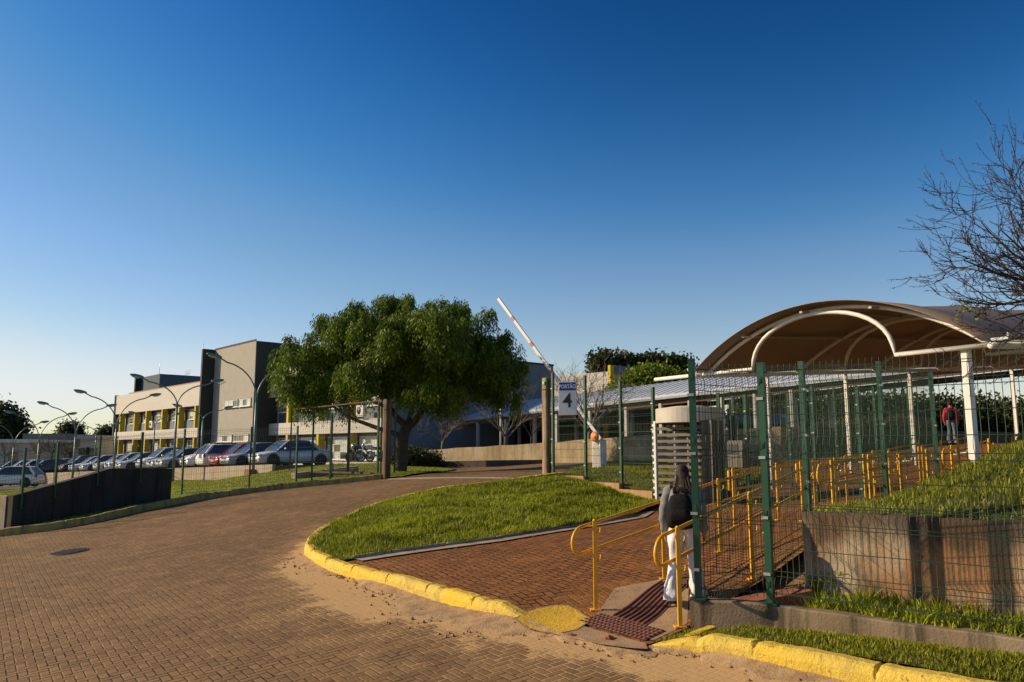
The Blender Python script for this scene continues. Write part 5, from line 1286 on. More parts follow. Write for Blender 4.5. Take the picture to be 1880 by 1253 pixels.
    gr = MB(); gr.bx(-hw*.55, hw*.55, f+.0, f+.12, g+.06, g+.20); obj('air_intake', gr, M['bplast'], t)
    pl = MB(); pl.bx(-.2, .2, f-.025, f-.008, .38, .49); obj('number_plate', pl, M['plate'], t)
    pl = MB(); pl.bx(-.2, .2, b-.0, b+.02, .62, .74); obj('number_plate', pl, M['plate'], t)
    if roofrack:
        for s in (-1, 1): rk = MB(); rk.tube([(s*wr*.9, yr0+.2, zr_+.03), (s*wr*.9, yr0+.3, zr_+.09), (s*wr*.9, yr1-.3, zr_+.07), (s*wr*.9, yr1-.2, zr_+.01)], .018, 6); obj('roof_rail', rk, M['bplast'], t)
        for yk in (yr0+.5, yr1-.6): rk = MB(); rk.bar((-wr*.95, yk, zr_+.1), (wr*.95, yk, zr_+.1), .05, .04); obj('roof_bar', rk, M['bplast'], t)
    return t
cpaint('silver', (.62,.62,.60), .15); cpaint('white', (.80,.79,.76), .0); cpaint('grey', (.42,.42,.42), .2); cpaint('red', (.40,.015,.025), .2); cpaint('black', (.02,.022,.028), .3); cpaint('blue', (.03,.07,.30), .3); cpaint('bluegrey', (.14,.18,.22), .4)
cars = [(465,'sedan','silver',0,'silver sedan at the right end of the row, its side behind the fence',0),
 (411,'sedan','grey',0,'grey sedan with slim headlights, second from the right end',0),
 (390,'hatch','red',0,'red hatchback squeezed between a grey sedan and a white hatchback',0),
 (366,'hatch','white',1,'white hatchback parked tail first with red tail lights',1),
 (337,'suv','white',0,'white suv just left of the tail first hatchback',0),
 (291,'hatch','grey',0,'dark grey hatchback near the right end of the dark wall',0),
 (275,'sedan','silver',0,'silver sedan above the right end of the dark wall',0),
 (254,'suv','white',0,'white suv behind the fence post on the dark wall',0),
 (217,'sedan','silver',0,'silver sedan below the third lamp pole',0),
 (197,'hatch','white',0,'white hatchback left of the third lamp pole',0),
 (176,'sedan','white',0,'white sedan in mid row just right of the silver hatchback',0),
 (150,'hatch','silver',0,'silver hatchback in the left half of the row',0),
 (131,'sedan','silver',0,'silver sedan beside the fourth lamp pole',0),
 (112,'suv','black',0,'black suv near the left end of the row',0),
 (100,'sedan','white',0,'white sedan near the left end of the row',0),
 (82,'hatch','grey',0,'grey hatchback at the left end of the row',0)]
for px, kd, cl, rev, lab, rk in cars:
    s = tline(px); p = N0-D1*s; z = float(hpark(p.x, p.y)); LL = {'hatch':3.95,'sedan':4.4,'suv':4.3}[kd]
    c = p+D2*(LL/2+.05); make_car(lab, (c.x, c.y, z), A1+(pi if rev else 0)+rnd.uniform(-.03,.03), cpaint(cl, None), kd, bool(rk))
for px, Y, cl, kd, lab in ((8,82,'black','sedan','black sedan in the second row at the left edge'),(26,80,'silver','hatch','silver hatchback in the second row behind the white car'),(46,78,'white','sedan','white sedan in the second row behind the white car'),(66,77,'black','hatch','black hatchback in the second row near the lamp')):
    X = (px-940)/1465*Y; z = float(H(X, Y)); c = (X+1.2, Y, at(px, 872, Y).z); make_car(lab, c, A1, cpaint(cl, None), kd, grp='cars parked in the lower lot')
wc = at(22, 893, 60); make_car('white hatchback seen from the side in the lower lot, nearest at far left', (wc.x, wc.y, wc.z), radians(-82), cpaint('white', None), 'hatch', grp='cars parked in the lower lot')
mb = MB(); mb.bx(-14, 12, -8, 26, -.06, 0)
# motorcycle
def motorcycle(label, loc, rz, pm):
    t = thing('motorcycle', label, 'motorcycle', loc, rz, 'motorcycles parked by the building')
    for x in (-.65, .65):
        mb = MB(); vv = []
        for q in range(22):
            for r_ in range(6): a_ = 2*pi*q/22; e = 2*pi*r_/6; rr_ = .27+.055*cos(e); vv.append((x+cos(a_)*rr_, .05*sin(e), .32+sin(a_)*rr_))
        mb.add(vv, [(q*6+r_, q*6+(r_+1)%6, ((q+1)%22)*6+(r_+1)%6, ((q+1)%22)*6+r_) for q in range(22) for r_ in range(6)], True); wh = obj('wheel', mb, M['rubber'], t)
        mb = MB(); mb.tube([(x,-.03,.32),(x,.03,.32)], .2, 16); obj('rim', mb, M['rim'], wh)
    mb = MB(); mb.tube([(-.65,-.06,.32),(-.42,-.06,.95)], .025, 6); obj('fork', mb, M['galv'], t)
    mb = MB(); mb.tube([(-.65,.06,.32),(-.42,.06,.95)], .025, 6); obj('fork', mb, M['galv'], t)
    mb = MB(); mb.tube([(-.42,0,.9),(-.3,0,.6),(0,0,.35),(.3,0,.4),(.65,0,.32)], .04, 6); mb.tube([(-.42,0,.9),(.0,0,.7),(.5,0,.72)], .035, 6); obj('frame', mb, M['bplast'], t)
    mb = MB(); mb.ell((-.15,0,.84), (.27,.14,.14), 14, 8); obj('tank', mb, pm, t)
    mb = MB(); mb.ell((.28,0,.80), (.36,.13,.06), 14, 6); obj('seat', mb, M['bplast'], t)
    mb = MB(); mb.bev(-.15,.2,-.12,.12,.28,.58,.05); obj('engine', mb, M['galv'], t)
    mb = MB(); mb.ell((-.5,0,.92), (.10,.13,.15), 12, 8); obj('headlight', mb, M['lamp'], t)
    mb = MB(); mb.ell((-.62,0,.6), (.16,.08,.05), 10, 6); mb.v=[(a,b,c+.08) for a,b,c in mb.v]; obj('mudguard', mb, pm, t)
    mb = MB(); mb.tube([(-.32,-.36,1.02),(-.4,-.15,1.06),(-.4,.15,1.06),(-.32,.36,1.02)], .018, 6); obj('handlebar', mb, M['bplast'], t)
    mb = MB(); mb.tube([(0,.12,.3),(.7,.14,.42)], .045, 8); obj('exhaust', mb, M['galv'], t)
    return t
pm = at(682, 848, 46); mz = float(H(pm.x, 46))
motorcycle('white motorcycle with fairing parked near the left gate post', (pm.x, 46, at(682,848,46).z), A1+1.2, cpaint('white', None))
pm = at(661, 846, 47); motorcycle('dark motorcycle parked left of the white one', (pm.x, 47, at(661,848,47).z), A1+1.5, cpaint('black', None))
# ================================================================== TREES
def leafcloud(lobes, n, lf, wd, droop=0.0, per=1, seed=1, shell=.35, squash=1.0, topbias=0):
    """lobes: (x,y,z,rx,ry,rz). returns quads (V,F): leaves in hanging strands (droop) or loose clumps"""
    r = np.random.RandomState(seed); Lb = np.array(lobes, float); vol = Lb[:,3]*Lb[:,5]; pr = vol/vol.sum()
    k = r.choice(len(Lb), n, p=pr); d = r.randn(n, 3); d /= np.linalg.norm(d, axis=1)[:,None]
    if topbias: d[:,2] = np.where((d[:,2] < 0) & (r.rand(n) < topbias), -d[:,2], d[:,2])
    rad = 1-shell*r.rand(n)**1.3+.10*r.randn(n)*.6
    # lumpy radius so the outline is uneven
    lump = 1+.17*np.sin(d[:,0]*7+k*1.7)*np.cos(d[:,1]*6+k)+.13*np.sin(d[:,2]*11+k*2.3+d[:,0]*9)
    c = Lb[k,:3]+d*Lb[k,3:6]*(rad*lump)[:,None]
    N = n*per; s = np.tile(np.arange(per), n).reshape(n, per)
    if droop:
        ln = droop*(.4+r.rand(n))[:,None]; ph = r.rand(n, per)*2*pi
        out = d[:,:2]*.25
        px = c[:,0:1]+out[:,0:1]*ln*(s/per)+.055*np.cos(ph); py = c[:,1:2]+out[:,1:2]*ln*(s/per)+.055*np.sin(ph); pz = c[:,2:3]-ln*(s/per)**1.15+.03*r.randn(n, per)
        P = np.stack([px, py, pz], -1).reshape(-1, 3)
        a = np.stack([np.cos(ph)*.55, np.sin(ph)*.55, -.75+0*ph], -1).reshape(-1, 3)
    else:
        P = (c[:,None,:]+r.randn(n, per, 3)*lf*1.1).reshape(-1, 3); a = r.randn(N, 3)
    a /= np.linalg.norm(a, axis=1)[:,None]; b = np.cross(a, r.randn(N, 3)); b /= np.linalg.norm(b, axis=1)[:,None]
    l = (lf*(.6+.8*r.rand(N)))[:,None]; w_ = (wd*(.6+.8*r.rand(N)))[:,None]
    V = np.stack([P, P+a*l*.5-b*w_*.5, P+a*l, P+a*l*.5+b*w_*.5], 1).reshape(-1, 3)
    return V, np.arange(N*4).reshape(-1, 4)
def limbs(mb, p, d, L, r, depth, R, up=.15, wob=.25, kids=3, n=6, spread=.7, tips=None, minr=.004, ratio=.62):
    p = Vector(p); d = Vector(d).normalized(); pts = [p.copy()]; rs = [r]; m = 6
    for i in range(m):
        d = (d+Vector((R.uniform(-wob, wob), R.uniform(-wob, wob), R.uniform(-wob, wob)+up))*.35).normalized()
        p = p+d*L/m; pts.append(p.copy()); rs.append(max(minr*.6, r*(1-.55*(i+1)/m)))
    mb.tube(pts, rs, max(3, n), cap=False)
    if tips is not None and depth == 0: tips.append(p.copy())
    if depth > 0:
        for k in range(kids):
            i = R.randint(2, m) if k else m; q = pts[i]; dd = (pts[i]-pts[i-1]).normalized()
            s = Vector((R.gauss(0,1), R.gauss(0,1), R.gauss(0,.8))).normalized()
            limbs(mb, q, dd+s*spread, L*ratio*R.uniform(.75, 1.2), max(minr, rs[i]*.75), depth-1, R, up, wob, kids, n-1, spread, tips, minr, ratio)
# --- pepper tree
TX, TY = -4.5, 32.0; tz0 = h(TX, TY)-.1
pt = thing('pepper_tree', 'large green weeping tree with a broad crown behind the left gate post', 'tree', (TX, TY, tz0))
R = random.Random(5); mb = MB()
base = [(735,838),(738,815),(742,795),(748,782)]
tr = [at(px, py, TY) for px, py in base]; tr[0].z = tz0-.2
mb.tube(smooth(tr, 4), [.27-.005*i for i in range(13)], 12)
forks = [[(748,784),(730,768),(716,748),(704,725),(690,700)],[(748,784),(752,765),(758,745),(764,715),(770,680)],[(748,786),(766,768),(778,745),(790,715),(820,680)],[(738,800),(705,790),(672,778),(640,765),(610,745)],[(764,715),(740,690),(720,660)],[(778,745),(812,730),(850,705)],[(716,748),(696,742),(670,730)],[(770,680),(775,640),(778,600)],[(690,700),(680,665),(660,630)],[(820,680),(850,650),(870,620)]]
for j, f_ in enumerate(forks):
    dy = R.uniform(-.8, .8) if j else 0; P = [at(px, py, TY+dy*i/len(f_)) for i, (px, py) in enumerate(f_)]
    r0 = [.15,.12,.16,.11,.08,.08,.08,.09,.09,.09][j]; S = smooth(P, 4); mb.tube(S, [r0*(1-.6*i/len(S)) for i in range(len(S))], 9, cap=False)
    for i in range(2): limbs(mb, S[-1], S[-1]-S[-4]+Vector((R.gauss(0,.3), R.gauss(0,.6), -.1)), .8, .05, 1, R, -.1, .4, 2, 6)
obj('trunk', mb, M['bark'], pt, True)
lob = []
for px, py, rp, dy in [(552,668,42,-.3),(535,640,26,.2),(585,650,48,.4),(568,700,40,-.5),(610,615,44,.3),(655,605,52,-.4),(645,655,58,.8),(640,710,44,-.6),(700,585,50,.2),(700,640,70,-1.6),(700,640,70,1.8),(755,580,46,-.5),(760,630,75,-2.0),(760,640,75,1.8),(815,585,46,.4),(820,640,72,-1.5),(825,650,72,1.6),(868,600,44,-.3),(880,650,60,.4),(925,645,40,.2),(915,690,46,-.4),(865,700,50,.9),(800,700,52,-.8),(740,690,40,1.5),(690,690,36,.6),(600,680,48,1.0),(930,715,26,.2),(955,665,14,0),(725,560,22,.3),(850,565,20,.2),(512,665,14,0),(548,712,26,-.2),(590,722,26,.3),(520,690,18,0),(562,735,14,0)]:
    c = at(px, py, TY+dy*1.3); r_ = rp/1450*TY; lob.append((c.x, c.y, c.z, r_, r_*1.15, r_*.92))
R = random.Random(14); sub = []
for l in lob:
    for k in range(13):
        d = Vector((R.gauss(0,1), R.gauss(0,1), R.gauss(.25,1))).normalized(); f_ = R.uniform(.72, 1.06); r_ = l[3]*R.uniform(.22, .42)
        sub.append((l[0]+d.x*l[3]*f_, l[1]+d.y*l[4]*f_, l[2]+d.z*l[5]*f_, r_, r_, r_*.75))
c = leafcloud(sub, 14500, .16, .045, droop=.72, per=13, seed=3, shell=.9, topbias=.3)
obj('crown', c, M['leaf'], pt, True)
# --- shrub and undergrowth at its foot
def shrub(name, label, lobes, n, m, lf=.12, wd=.06, seed=1, cat='shrub', stem=True, group=None):
    x, y = lobes[0][0], lobes[0][1]; zb = min(l[2]-l[5] for l in lobes); t = thing(name, label, cat, (x, y, zb), 0, group)
    if stem:
        mb = MB(); R = random.Random(seed); z0 = zb-.4
        for l in lobes[:4]: mb.tube([(x+R.uniform(-.1,.1), y, z0), ((x+l[0])/2, (y+l[1])/2, (z0+l[2])/2), l[:3]], [.07,.05,.02], 6)
        obj('stem', mb, M['bark'], t, True)
    obj('foliage', leafcloud(lobes, n, lf, wd, per=6, seed=seed), m, t, True); return t
def LB(px, py, rp, Y, k=1.0, kz=.8): c = at(px, py, Y); r_ = rp/1450*Y; return (c.x, c.y, c.z, r_, r_*k, r_*kz)
shrub('bush', 'low dark bush spreading round the foot of the big tree', [LB(765,842,20,37),(LB(745,845,18,36.4)),LB(790,848,18,38),LB(725,842,12,37)], 1500, M['leafd'], .14, .05, 4)
shrub('round_tree', 'bright green rounded tree above the walkway roof', [LB(1185,708,30,58),LB(1150,722,24,58),LB(1225,712,30,58.5),LB(1205,700,24,59),LB(1262,722,24,58),LB(1130,735,14,57)], 5200, M['leafg'], .30, .16, 5, 'tree')
for k, (px, py, rp) in enumerate([(1108,668,16),(1148,671,13),(1187,672,17),(1216,672,13),(1248,674,15)]):
    z_ = 95+k*1.5
    shrub('far_tree', ['dark tree top behind the yellow fin, leftmost of the far row','small dark tree top second from the left in the far row','larger dark tree top in the middle of the far row','narrow dark tree top right of the middle in the far row','dark tree top at the right end of the far row by the canopy'][k],
          [LB(px, py, rp*.72, z_), LB(px+4, py+8, rp*.6, z_), LB(px-5, py+7, rp*.55, z_), LB(px, py+24, rp*.3, z_)], 1100, M['leafd'], .5, .3, 20+k, 'tree', group='dark trees beyond the school')
for k, (px, py, rp, Y) in enumerate([(1395,755,42,60),(1480,760,40,56),(1560,765,50,52),(1640,765,48,50),(1720,770,46,52),(1800,775,50,54),(1870,780,46,52),(1440,770,36,54)]):
    shrub('hedge_tree', ['dark leafy tree seen through the fence beside the blue fascia','dark leafy tree seen beneath the left end of the canopy','dark leafy tree under the canopy behind the second fence post','dark leafy tree under the middle of the canopy','dark leafy tree behind the person in the crimson shirt','dark leafy tree behind the main white canopy column','dark leafy tree at the right picture edge under the canopy','low dark leafy tree between the kiosk and the canopy'][k],
          [LB(px, py, rp, Y), LB(px-20, py+25, rp*.9, Y+.5), LB(px+22, py+22, rp*.9, Y-.5), LB(px, py+40, rp, Y)], 2600, M['leafd'], .3, .17, 40+k, 'tree', group='dark trees under the canopy line')
# --- far left trees
shrub('conifer', 'dark bushy tree at the left picture edge behind the lamps', [LB(0,775,24,125),LB(8,790,24,125),LB(-12,800,34,124),LB(20,802,15,126),LB(2,760,10,125)], 3500, M['leafd'], .7, .35, 9, 'tree')
def barebush(label, px, pb, Y, hpx, seed, m='twig', name='bare_tree', dens=5, group=None, width=.7, base=None):
    p = at(px, pb, Y); 
    if base is not None: p.z = base
    t = thing(name, label, 'tree', tuple(p), 0, group); R = random.Random(seed); mb = MB(); L = hpx/1450*Y
    mb.tube([(p.x,p.y,p.z-.3),(p.x+.03,p.y,p.z+L*.22)], [L*.03, L*.025], 7)
    for k in range(dens):
        a = 2*pi*k/dens+R.uniform(-.4,.4); limbs(mb, (p.x+.03,p.y,p.z+L*R.uniform(.12,.22)), (cos(a)*width, sin(a)*width, .9), L*.42, L*.016, 3, R, .10, .35, 4, 6, .75, None, L*.0022, .68)
    obj('branches', mb, M[m], t, True); return t
barebush('bare grey tree behind the stone wall, left of the slim white pole', 812, 825, 48.5, 95, 3, 'twigg', width=1.4, dens=6, group='bare trees before the covered walkway')
barebush('bare dark tree behind the stone wall, right of the slim white pole', 928, 822, 46.5, 130, 4, 'twigg', width=1.0, dens=6, group='bare trees before the covered walkway')
barebush('bare tree with twiggy crown rising behind the gate sign', 1082, 815, 39.5, 150, 6, 'twigg', width=.9, dens=7, group='bare trees before the covered walkway')
barebush('small bare tree between timber post and walkway columns', 975, 815, 50, 70, 8, 'twig', width=.8, dens=4, group='bare trees before the covered walkway')
for k, (px, pb, Y, hp) in enumerate([(95,838,92,46),(72,840,96,34),(118,842,94,36),(8,845,92,40),(128,838,104,34)]):
    barebush(['bare brown shrub tree before the distant blue grey building','lower bare brown shrub left of the fourth lamp','bare brown shrub right of the fourth lamp','bare brown shrub at the left picture edge','small bare tree near the pale kiosk'][k], px, pb, Y, hp, 30+k, 'twig', 'bare_shrub', 7, 'bare shrubs beyond the car park', 1.3)
# flat topped pines far away
for k, (px, pt_, pb, Y, rp) in enumerate([(130,788,825,130,14),(195,794,822,135,10)]):
    a_ = at(px, pb, Y); b_ = at(px, pt_, Y); t = thing('umbrella_pine', ['far flat topped pine left of the third lamp','far flat topped pine beside the main building corner'][k], 'tree', tuple(a_), 0, 'far flat topped pines')
    mb = MB(); mb.tube([(a_.x,Y,a_.z-2),(a_.x+.3,Y,b_.z)], [.3,.15], 6); R = random.Random(k)
    for q in range(6): mb.tube([(a_.x+.2,Y,b_.z-1-q*.3),(a_.x+R.uniform(-1.3,1.3),Y+R.uniform(-1,1),b_.z-.4)], [.1,.04], 5)
    obj('trunk', mb, M['bark'], t, True)
    r_ = rp/1450*Y
    obj('crown', leafcloud([(b_.x,Y,b_.z-.2,r_,r_,r_*.22),(b_.x+r_*.5,Y,b_.z-.9,r_*.6,r_,r_*.2),(b_.x-r_*.6,Y,b_.z-1.3,r_*.4,r_*.5,r_*.15)], 900, .5, .25, per=5, seed=k), M['leafd'], t, True)
# --- bare tree reaching in from the right, in front of the canopy
bx_, by_ = 8.6, 10.6; bz = float(hb(bx_, by_))
t = thing('bare_tree', 'leafless tree reaching in from the right edge in front of the canopy', 'tree', (bx_, by_, bz))
R = random.Random(21); mb = MB(); fk = Vector((8.0, 10.6, 3.65))
mb.tube([(bx_,by_,bz-.4),(bx_-.05,by_,bz+.8),tuple(fk)], [.16,.13,.10], 10)
def whip(p, d, L, r, depth, up=.10):
    p = Vector(p); d = Vector(d).normalized(); m = 9; pts = [p.copy()]; rs = [r]
    for i in range(m):
        d = (d+Vector((R.gauss(0,.10), R.gauss(0,.10), R.gauss(0,.10)+up*.55))).normalized(); p = p+d*L/m*R.uniform(.85,1.15); pts.append(p.copy()); rs.append(max(.0028, r*(1-.75*(i+1)/m)))
    mb.tube(pts, rs, 6 if r > .015 else 4, cap=False)
    for i in range(1, m+1):                         # buds and short spurs
        if R.random() < .75:
            s = Vector((R.gauss(0,1), R.gauss(0,1), R.gauss(0,1))).normalized(); q = pts[i]; mb.tube([q, q+(s+(pts[i]-pts[i-1]).normalized()*.6)*R.uniform(.02,.05)], [.004,.0025], 3, cap=False)
    if depth > 0:
        nk = {3:5, 2:4, 1:2}[depth]
        for k in range(nk):
            i = R.randint(2, m-1); dd = (pts[i]-pts[i-1]).normalized(); s = Vector((R.gauss(0,1), R.gauss(0,.8), R.gauss(.1,1)))
            s = (s-dd*s.dot(dd)).normalized(); whip(pts[i], dd+s*R.uniform(.5,.95), L*R.uniform(.42,.68), max(.0055, rs[i]*.7), depth-1, up)
for k, (ex, ez) in enumerate([(-2.45,.25),(-2.45,.75),(-2.3,1.15),(-2.0,1.6),(-1.6,2.0),(-1.3,2.3),(-.9,2.5),(-2.5,-.05),(-2.1,-.35),(-.5,2.6),(-1.9,.6),(-1.5,1.2),(-1.3,.3)]):
    d = Vector((ex, R.uniform(-.7,.7), ez)); L = d.length*.92; L *= .77; whip(fk+Vector((0,0,R.uniform(-.3,.2))), d-Vector((0,0,.35*L)), L, .034, 3, .075)
for k in range(3): whip(fk, (1, R.uniform(-1,1), 1), 1.8, .03, 2)
obj('branches', mb, M['twig'], t, True)
for k, (px, py, r_, c__) in enumerate([(1769,570,.05,'leafg'),(1804,573,.03,'twig')]):
    p = at(px, py, 10.4); obj('dry_leaf', leafcloud([(p.x,p.y,p.z,r_,r_,r_*1.3)], 14, .06, .04, per=2, seed=k), M[c__], t, True)
# ================================================================== PEOPLE
def skinmesh(V, E, Rd, sub=2):
    me = bpy.data.meshes.new('tmp'); me.from_pydata(V, E, []); o = bpy.data.objects.new('tmp', me); COL.objects.link(o)
    o.modifiers.new('s', 'SKIN'); sk = me.skin_vertices[0].data
    for i, r in enumerate(Rd): sk[i].radius = (r, r) if isinstance(r, (int, float)) else r
    sk[0].use_root = True
    s = o.modifiers.new('u', 'SUBSURF'); s.levels = sub; s.render_levels = sub
    dg = bpy.context.evaluated_depsgraph_get(); dg.update(); out = bpy.data.meshes.new_from_object(o.evaluated_get(dg)); bpy.data.objects.remove(o)
    vs = [tuple(v.co) for v in out.vertices]; fs = [tuple(p.vertices) for p in out.polygons]; return vs, fs
def person(label, loc, rz, S, m, hand_out=.0, long_hair=True, stride=.12, pack=True):
    """local frame: faces +y. S: standing height scale (1 = 1.70 m)"""
    t = thing('person', label, 'person', loc, rz)
    V, E, Rr = [], [], []
    def v(p, r, par=None):
        V.append((p[0]*S, p[1]*S, p[2]*S)); Rr.append(tuple(a*S for a in r) if isinstance(r, tuple) else r*S)
        if par is not None: E.append((par, len(V)-1))
        return len(V)-1
    pel = v((0,0,.95), (.14,.10)); sp_ = v((0,-.01,1.12), (.12,.09), pel); ch = v((0,0,1.32), (.14,.10), sp_); nk = v((0,.01,1.46), .05, ch); n2 = v((0,.02,1.51), .05, nk)
    hd0 = v((0,.035,1.56), (.066,.078), n2); hd1 = v((0,.04,1.625), (.074,.090), hd0); v((0,.03,1.68), (.058,.075), hd1)
    for s in (-1, 1):
        hp = v((s*.09,0,.88), .085, pel); kn = v((s*.10, s*stride*.5+.03,.48), .055, hp); an = v((s*.13, s*stride,.09), .035, kn); v((s*.13, s*stride+.13,.035), .03, an)
        sh = v((s*.17,0,1.38), .055, ch); el = v((s*.235,-.03,1.10), .040, sh); wr = v((s*.25,.03+hand_out,.86), .026, el); pm_ = v((s*.252,.04+hand_out,.80), (.018,.034), wr)
    vs, fs = skinmesh(V, E, Rr, 2)
    mb = MB(); mb.add(vs, fs, True)
    for s in (-1, 1):      # fingers and thumb rooted in the palm, slightly curled
        for k, (dy, L) in enumerate(((-.027,.066),(-.009,.078),(.010,.074),(.028,.058))):
            b = Vector((s*.252, .04+hand_out+dy, .79)); q = [b, b+Vector((-s*.004, dy*.12, -L*.42)), b+Vector((-s*.014, dy*.2, -L*.75)), b+Vector((-s*.028, dy*.2, -L))]
            mb.tube([a*S for a in q], [.0092*S,.0088*S,.008*S,.006*S], 7)
        b = Vector((s*.250, .04+hand_out+.020, .825)); q = [b, b+Vector((-s*.010,.028,-.025)), b+Vector((-s*.018,.040,-.052))]; mb.tube([a*S for a in q], [.011*S,.0095*S,.007*S], 7)
        mb.ell(Vector((s*.074,.035,1.61))*S, (.012*S,.02*S,.03*S), 8, 6)     # ear
        mb.ell(Vector((s*.028,.122,1.63))*S, (.013*S,.008*S,.009*S), 8, 6)
    mb.ell(Vector((0,.135,1.60))*S, (.014*S,.02*S,.022*S), 8, 6); mb.ell(Vector((0,.122,1.563))*S, (.024*S,.01*S,.007*S), 8, 6)
    obj('body', mb, m['skin'], t, norm=False)
    # hoodie torso
    mb = MB(); mb.loft([(0,-.005,z*S,rx*S,ry*S) for z, rx, ry in ((.90,.175,.13),(.93,.18,.135),(1.0,.175,.13),(1.12,.17,.125),(1.25,.185,.13),(1.34,.19,.125),(1.40,.165,.105),(1.44,.11,.085),(1.475,.075,.07))], 24, True, .85)
    mb.v = [(a+.006*sin(c*31+a*9), b+.006*sin(c*27+a*17), c) for a, b, c in mb.v]
    top = obj('jacket', mb, m['top'], t)
    for s in (-1, 1):
        mb = MB(); P = [Vector(p)*S for p in ((s*.13,0,1.40),(s*.175,0,1.375),(s*.215,-.01,1.25),(s*.245,-.03,1.10),(s*.252,-.01,.99),(s*.256,.015+hand_out*.6,.90),(s*.255,.025+hand_out*.8,.875))]
        mb.tube(smooth(P, 4), [r*S for r in np.interp(np.linspace(0, 6, 25), range(7), (.075,.080,.070,.062,.056,.050,.038))], 14); mb.v = [(a+.005*sin(c*60+b*30), b+.005*sin(c*52), c) for a, b, c in mb.v]
        obj('sleeve', mb, m['top'], top)
        if s < 0: mb = MB(); mb.tube([Vector((s*.252,.028+hand_out,.868))*S, Vector((s*.253,.030+hand_out,.845))*S], .031*S, 14); obj('wristwatch', mb, M['galv'], t)
    mb = MB(); mb.loft([(0,-.075*S,1.45*S,.02*S,.02*S),(0,-.085*S,1.40*S,.11*S,.04*S),(0,-.075*S,1.46*S,.10*S,.05*S),(0,-.05*S,1.50*S,.07*S,.03*S)], 18); obj('hood', mb, m['top'], top)
    # trousers
    for s in (-1, 1):
        k = m['flare']; P = [((s*.02,.0,.96),.12),((s*.075,.0,.90),.125),((s*.095,s*stride*.2+.01,.75),.105*k),((s*.105,s*stride*.5+.03,.50),.078*k),((s*.125,s*stride*.75+.01,.28),.088*k),((s*.14,s*stride,.10),.108*k),((s*.14,s*stride,.045),.112*k)]
        c = smooth([Vector(p) for p, _ in P], 5); rr = np.interp(np.linspace(0, 6, len(c)), range(7), [r for _, r in P])
        mb = MB(); n = 22; vs = []
        for i, (q, r_) in enumerate(zip(c, rr)):
            for j in range(n):
                a = 2*pi*j/n; f_ = 1+.09*sin(a*5+i*.5)*min(1, i/12)+.06*sin(a*3-i*.9)+.05*sin(i*1.1+a)*(i > 14); vs.append(((q.x+cos(a)*r_*.92*f_)*S, (q.y+sin(a)*r_*f_)*S, q.z*S))
        mb.add(vs, [(i*n+j, i*n+(j+1)%n, (i+1)*n+(j+1)%n, (i+1)*n+j) for i in range(len(c)-1) for j in range(n)]+[tuple(reversed(range(n))), tuple(range((len(c)-1)*n, len(c)*n))], True)
        obj('trouser_leg', mb, m['legs'], t)
        mb = MB(); mb.ell((s*.13*S,(s*stride+.05)*S,.04*S), (.045*S,.125*S,.045*S), 14, 8); mb.bx((s*.13-.045)*S,(s*.13+.045)*S,(s*stride-.06)*S,(s*stride+.16)*S,0,.018*S); obj('shoe', mb, m['shoe'], t)
    # hair
    mb = MB(); mb.ell(Vector((0,.02,1.635))*S, (.088*S,.102*S,.090*S), 18, 12)
    if long_hair:
        R_ = random.Random(4); mb.loft([(0,-.02*S,1.64*S,.085*S,.085*S),(0.02*S,-.04*S,1.56*S,.088*S,.06*S),(.035*S,-.07*S,1.49*S,.085*S,.045*S),(.045*S,-.085*S,1.45*S,.07*S,.03*S),(.05*S,-.09*S,1.41*S,.04*S,.02*S)], 18)
        for k in range(26):
            a = R_.uniform(-.07,.10); q = [Vector((a*.8,-.06,1.62)), Vector((a+.01,-.09,1.53)), Vector((a*1.1+R_.uniform(-.005,.03),-.115,1.45)), Vector((a*1.25+R_.uniform(-.02,.045),-.125,1.41)), Vector((a*1.3+R_.uniform(-.03,.06),-.12,1.37+R_.uniform(-.03,.03)))]
            mb.tube([x*S for x in smooth(q, 3)], [.016*S*(1-.05*i) for i in range(13)], 6)
    obj('hair', mb, M['hair'], t)
    if pack:
        mb = MB(); mb.loft([(.0,-.20*S,z*S,rx*S,ry*S) for z, rx, ry in ((.93,.13,.07),(.95,.165,.10),(1.02,.175,.115),(1.15,.165,.11),(1.26,.145,.09),(1.33,.115,.07),(1.36,.06,.04))], 24, True, .6)
        pk = obj('backpack', mb, m['pack'], t)
        mb = MB(); mb.loft([(.0,-.305*S,z*S,rx*S,ry*S) for z, rx, ry in ((1.0,.10,.01),(1.01,.115,.03),(1.10,.12,.035),(1.16,.105,.025),(1.17,.09,.01))], 20, True, .6); obj('front_pocket', mb, m['pack'], pk)
        for s in (-1, 1):
            mb = MB(); mb.tube([Vector(p)*S for p in ((s*.07,-.15,1.36),(s*.095,-.06,1.45),(s*.11,.03,1.46),(s*.115,.12,1.36),(s*.12,.13,1.2),(s*.15,.02,1.04),(s*.13,-.12,1.02))], .020*S, 8, sq=(1.4,.6)); obj('strap', mb, m['pack'], pk)
        mb = MB(); mb.tube([Vector(p)*S for p in ((-.03,-.15,1.37),(-.02,-.16,1.42),(.02,-.16,1.42),(.03,-.15,1.37))], .008*S, 6); obj('handle', mb, m['pack'], pk)
    return t
pp = G(1259, 1104, 0, lambda x, y: float(hfore(x, y))); pz = float(hfore(pp.x, pp.y)); ph_ = (at(1256, 852, pp.y).z-pz)/1.73
person('person in a grey hooded top and white flared trousers walking away with a black backpack', (pp.x, pp.y, pz), radians(-22), ph_, dict(skin=M['skin'], top=M['hood'], legs=M['pants'], pack=M['pack'], shoe=M['bplast'], flare=1.08), hand_out=.02, stride=.17)
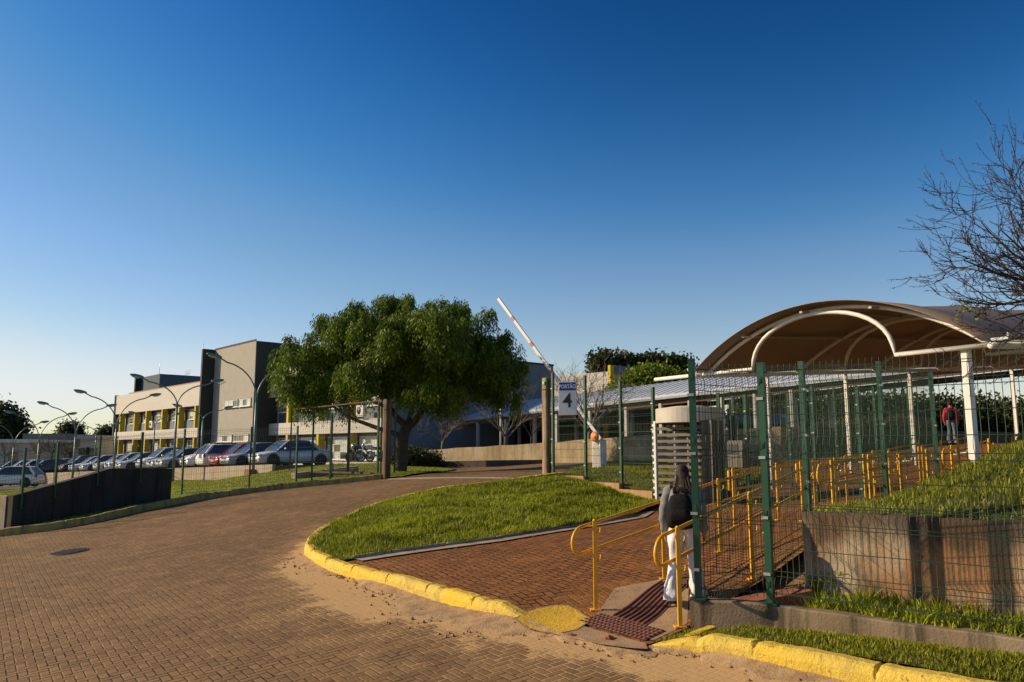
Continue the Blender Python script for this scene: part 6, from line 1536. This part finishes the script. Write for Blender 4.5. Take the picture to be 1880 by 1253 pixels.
q_ = at(1749, 812, 33); person('person in a crimson shirt and grey jeans walking uphill under the canopy', (q_.x, 33, q_.z), radians(-35), .98, dict(skin=M['skin'], top=M['shirt'], legs=M['jeans'], pack=M['pack'], shoe=M['swhite'], flare=.85), long_hair=False, stride=-.14)
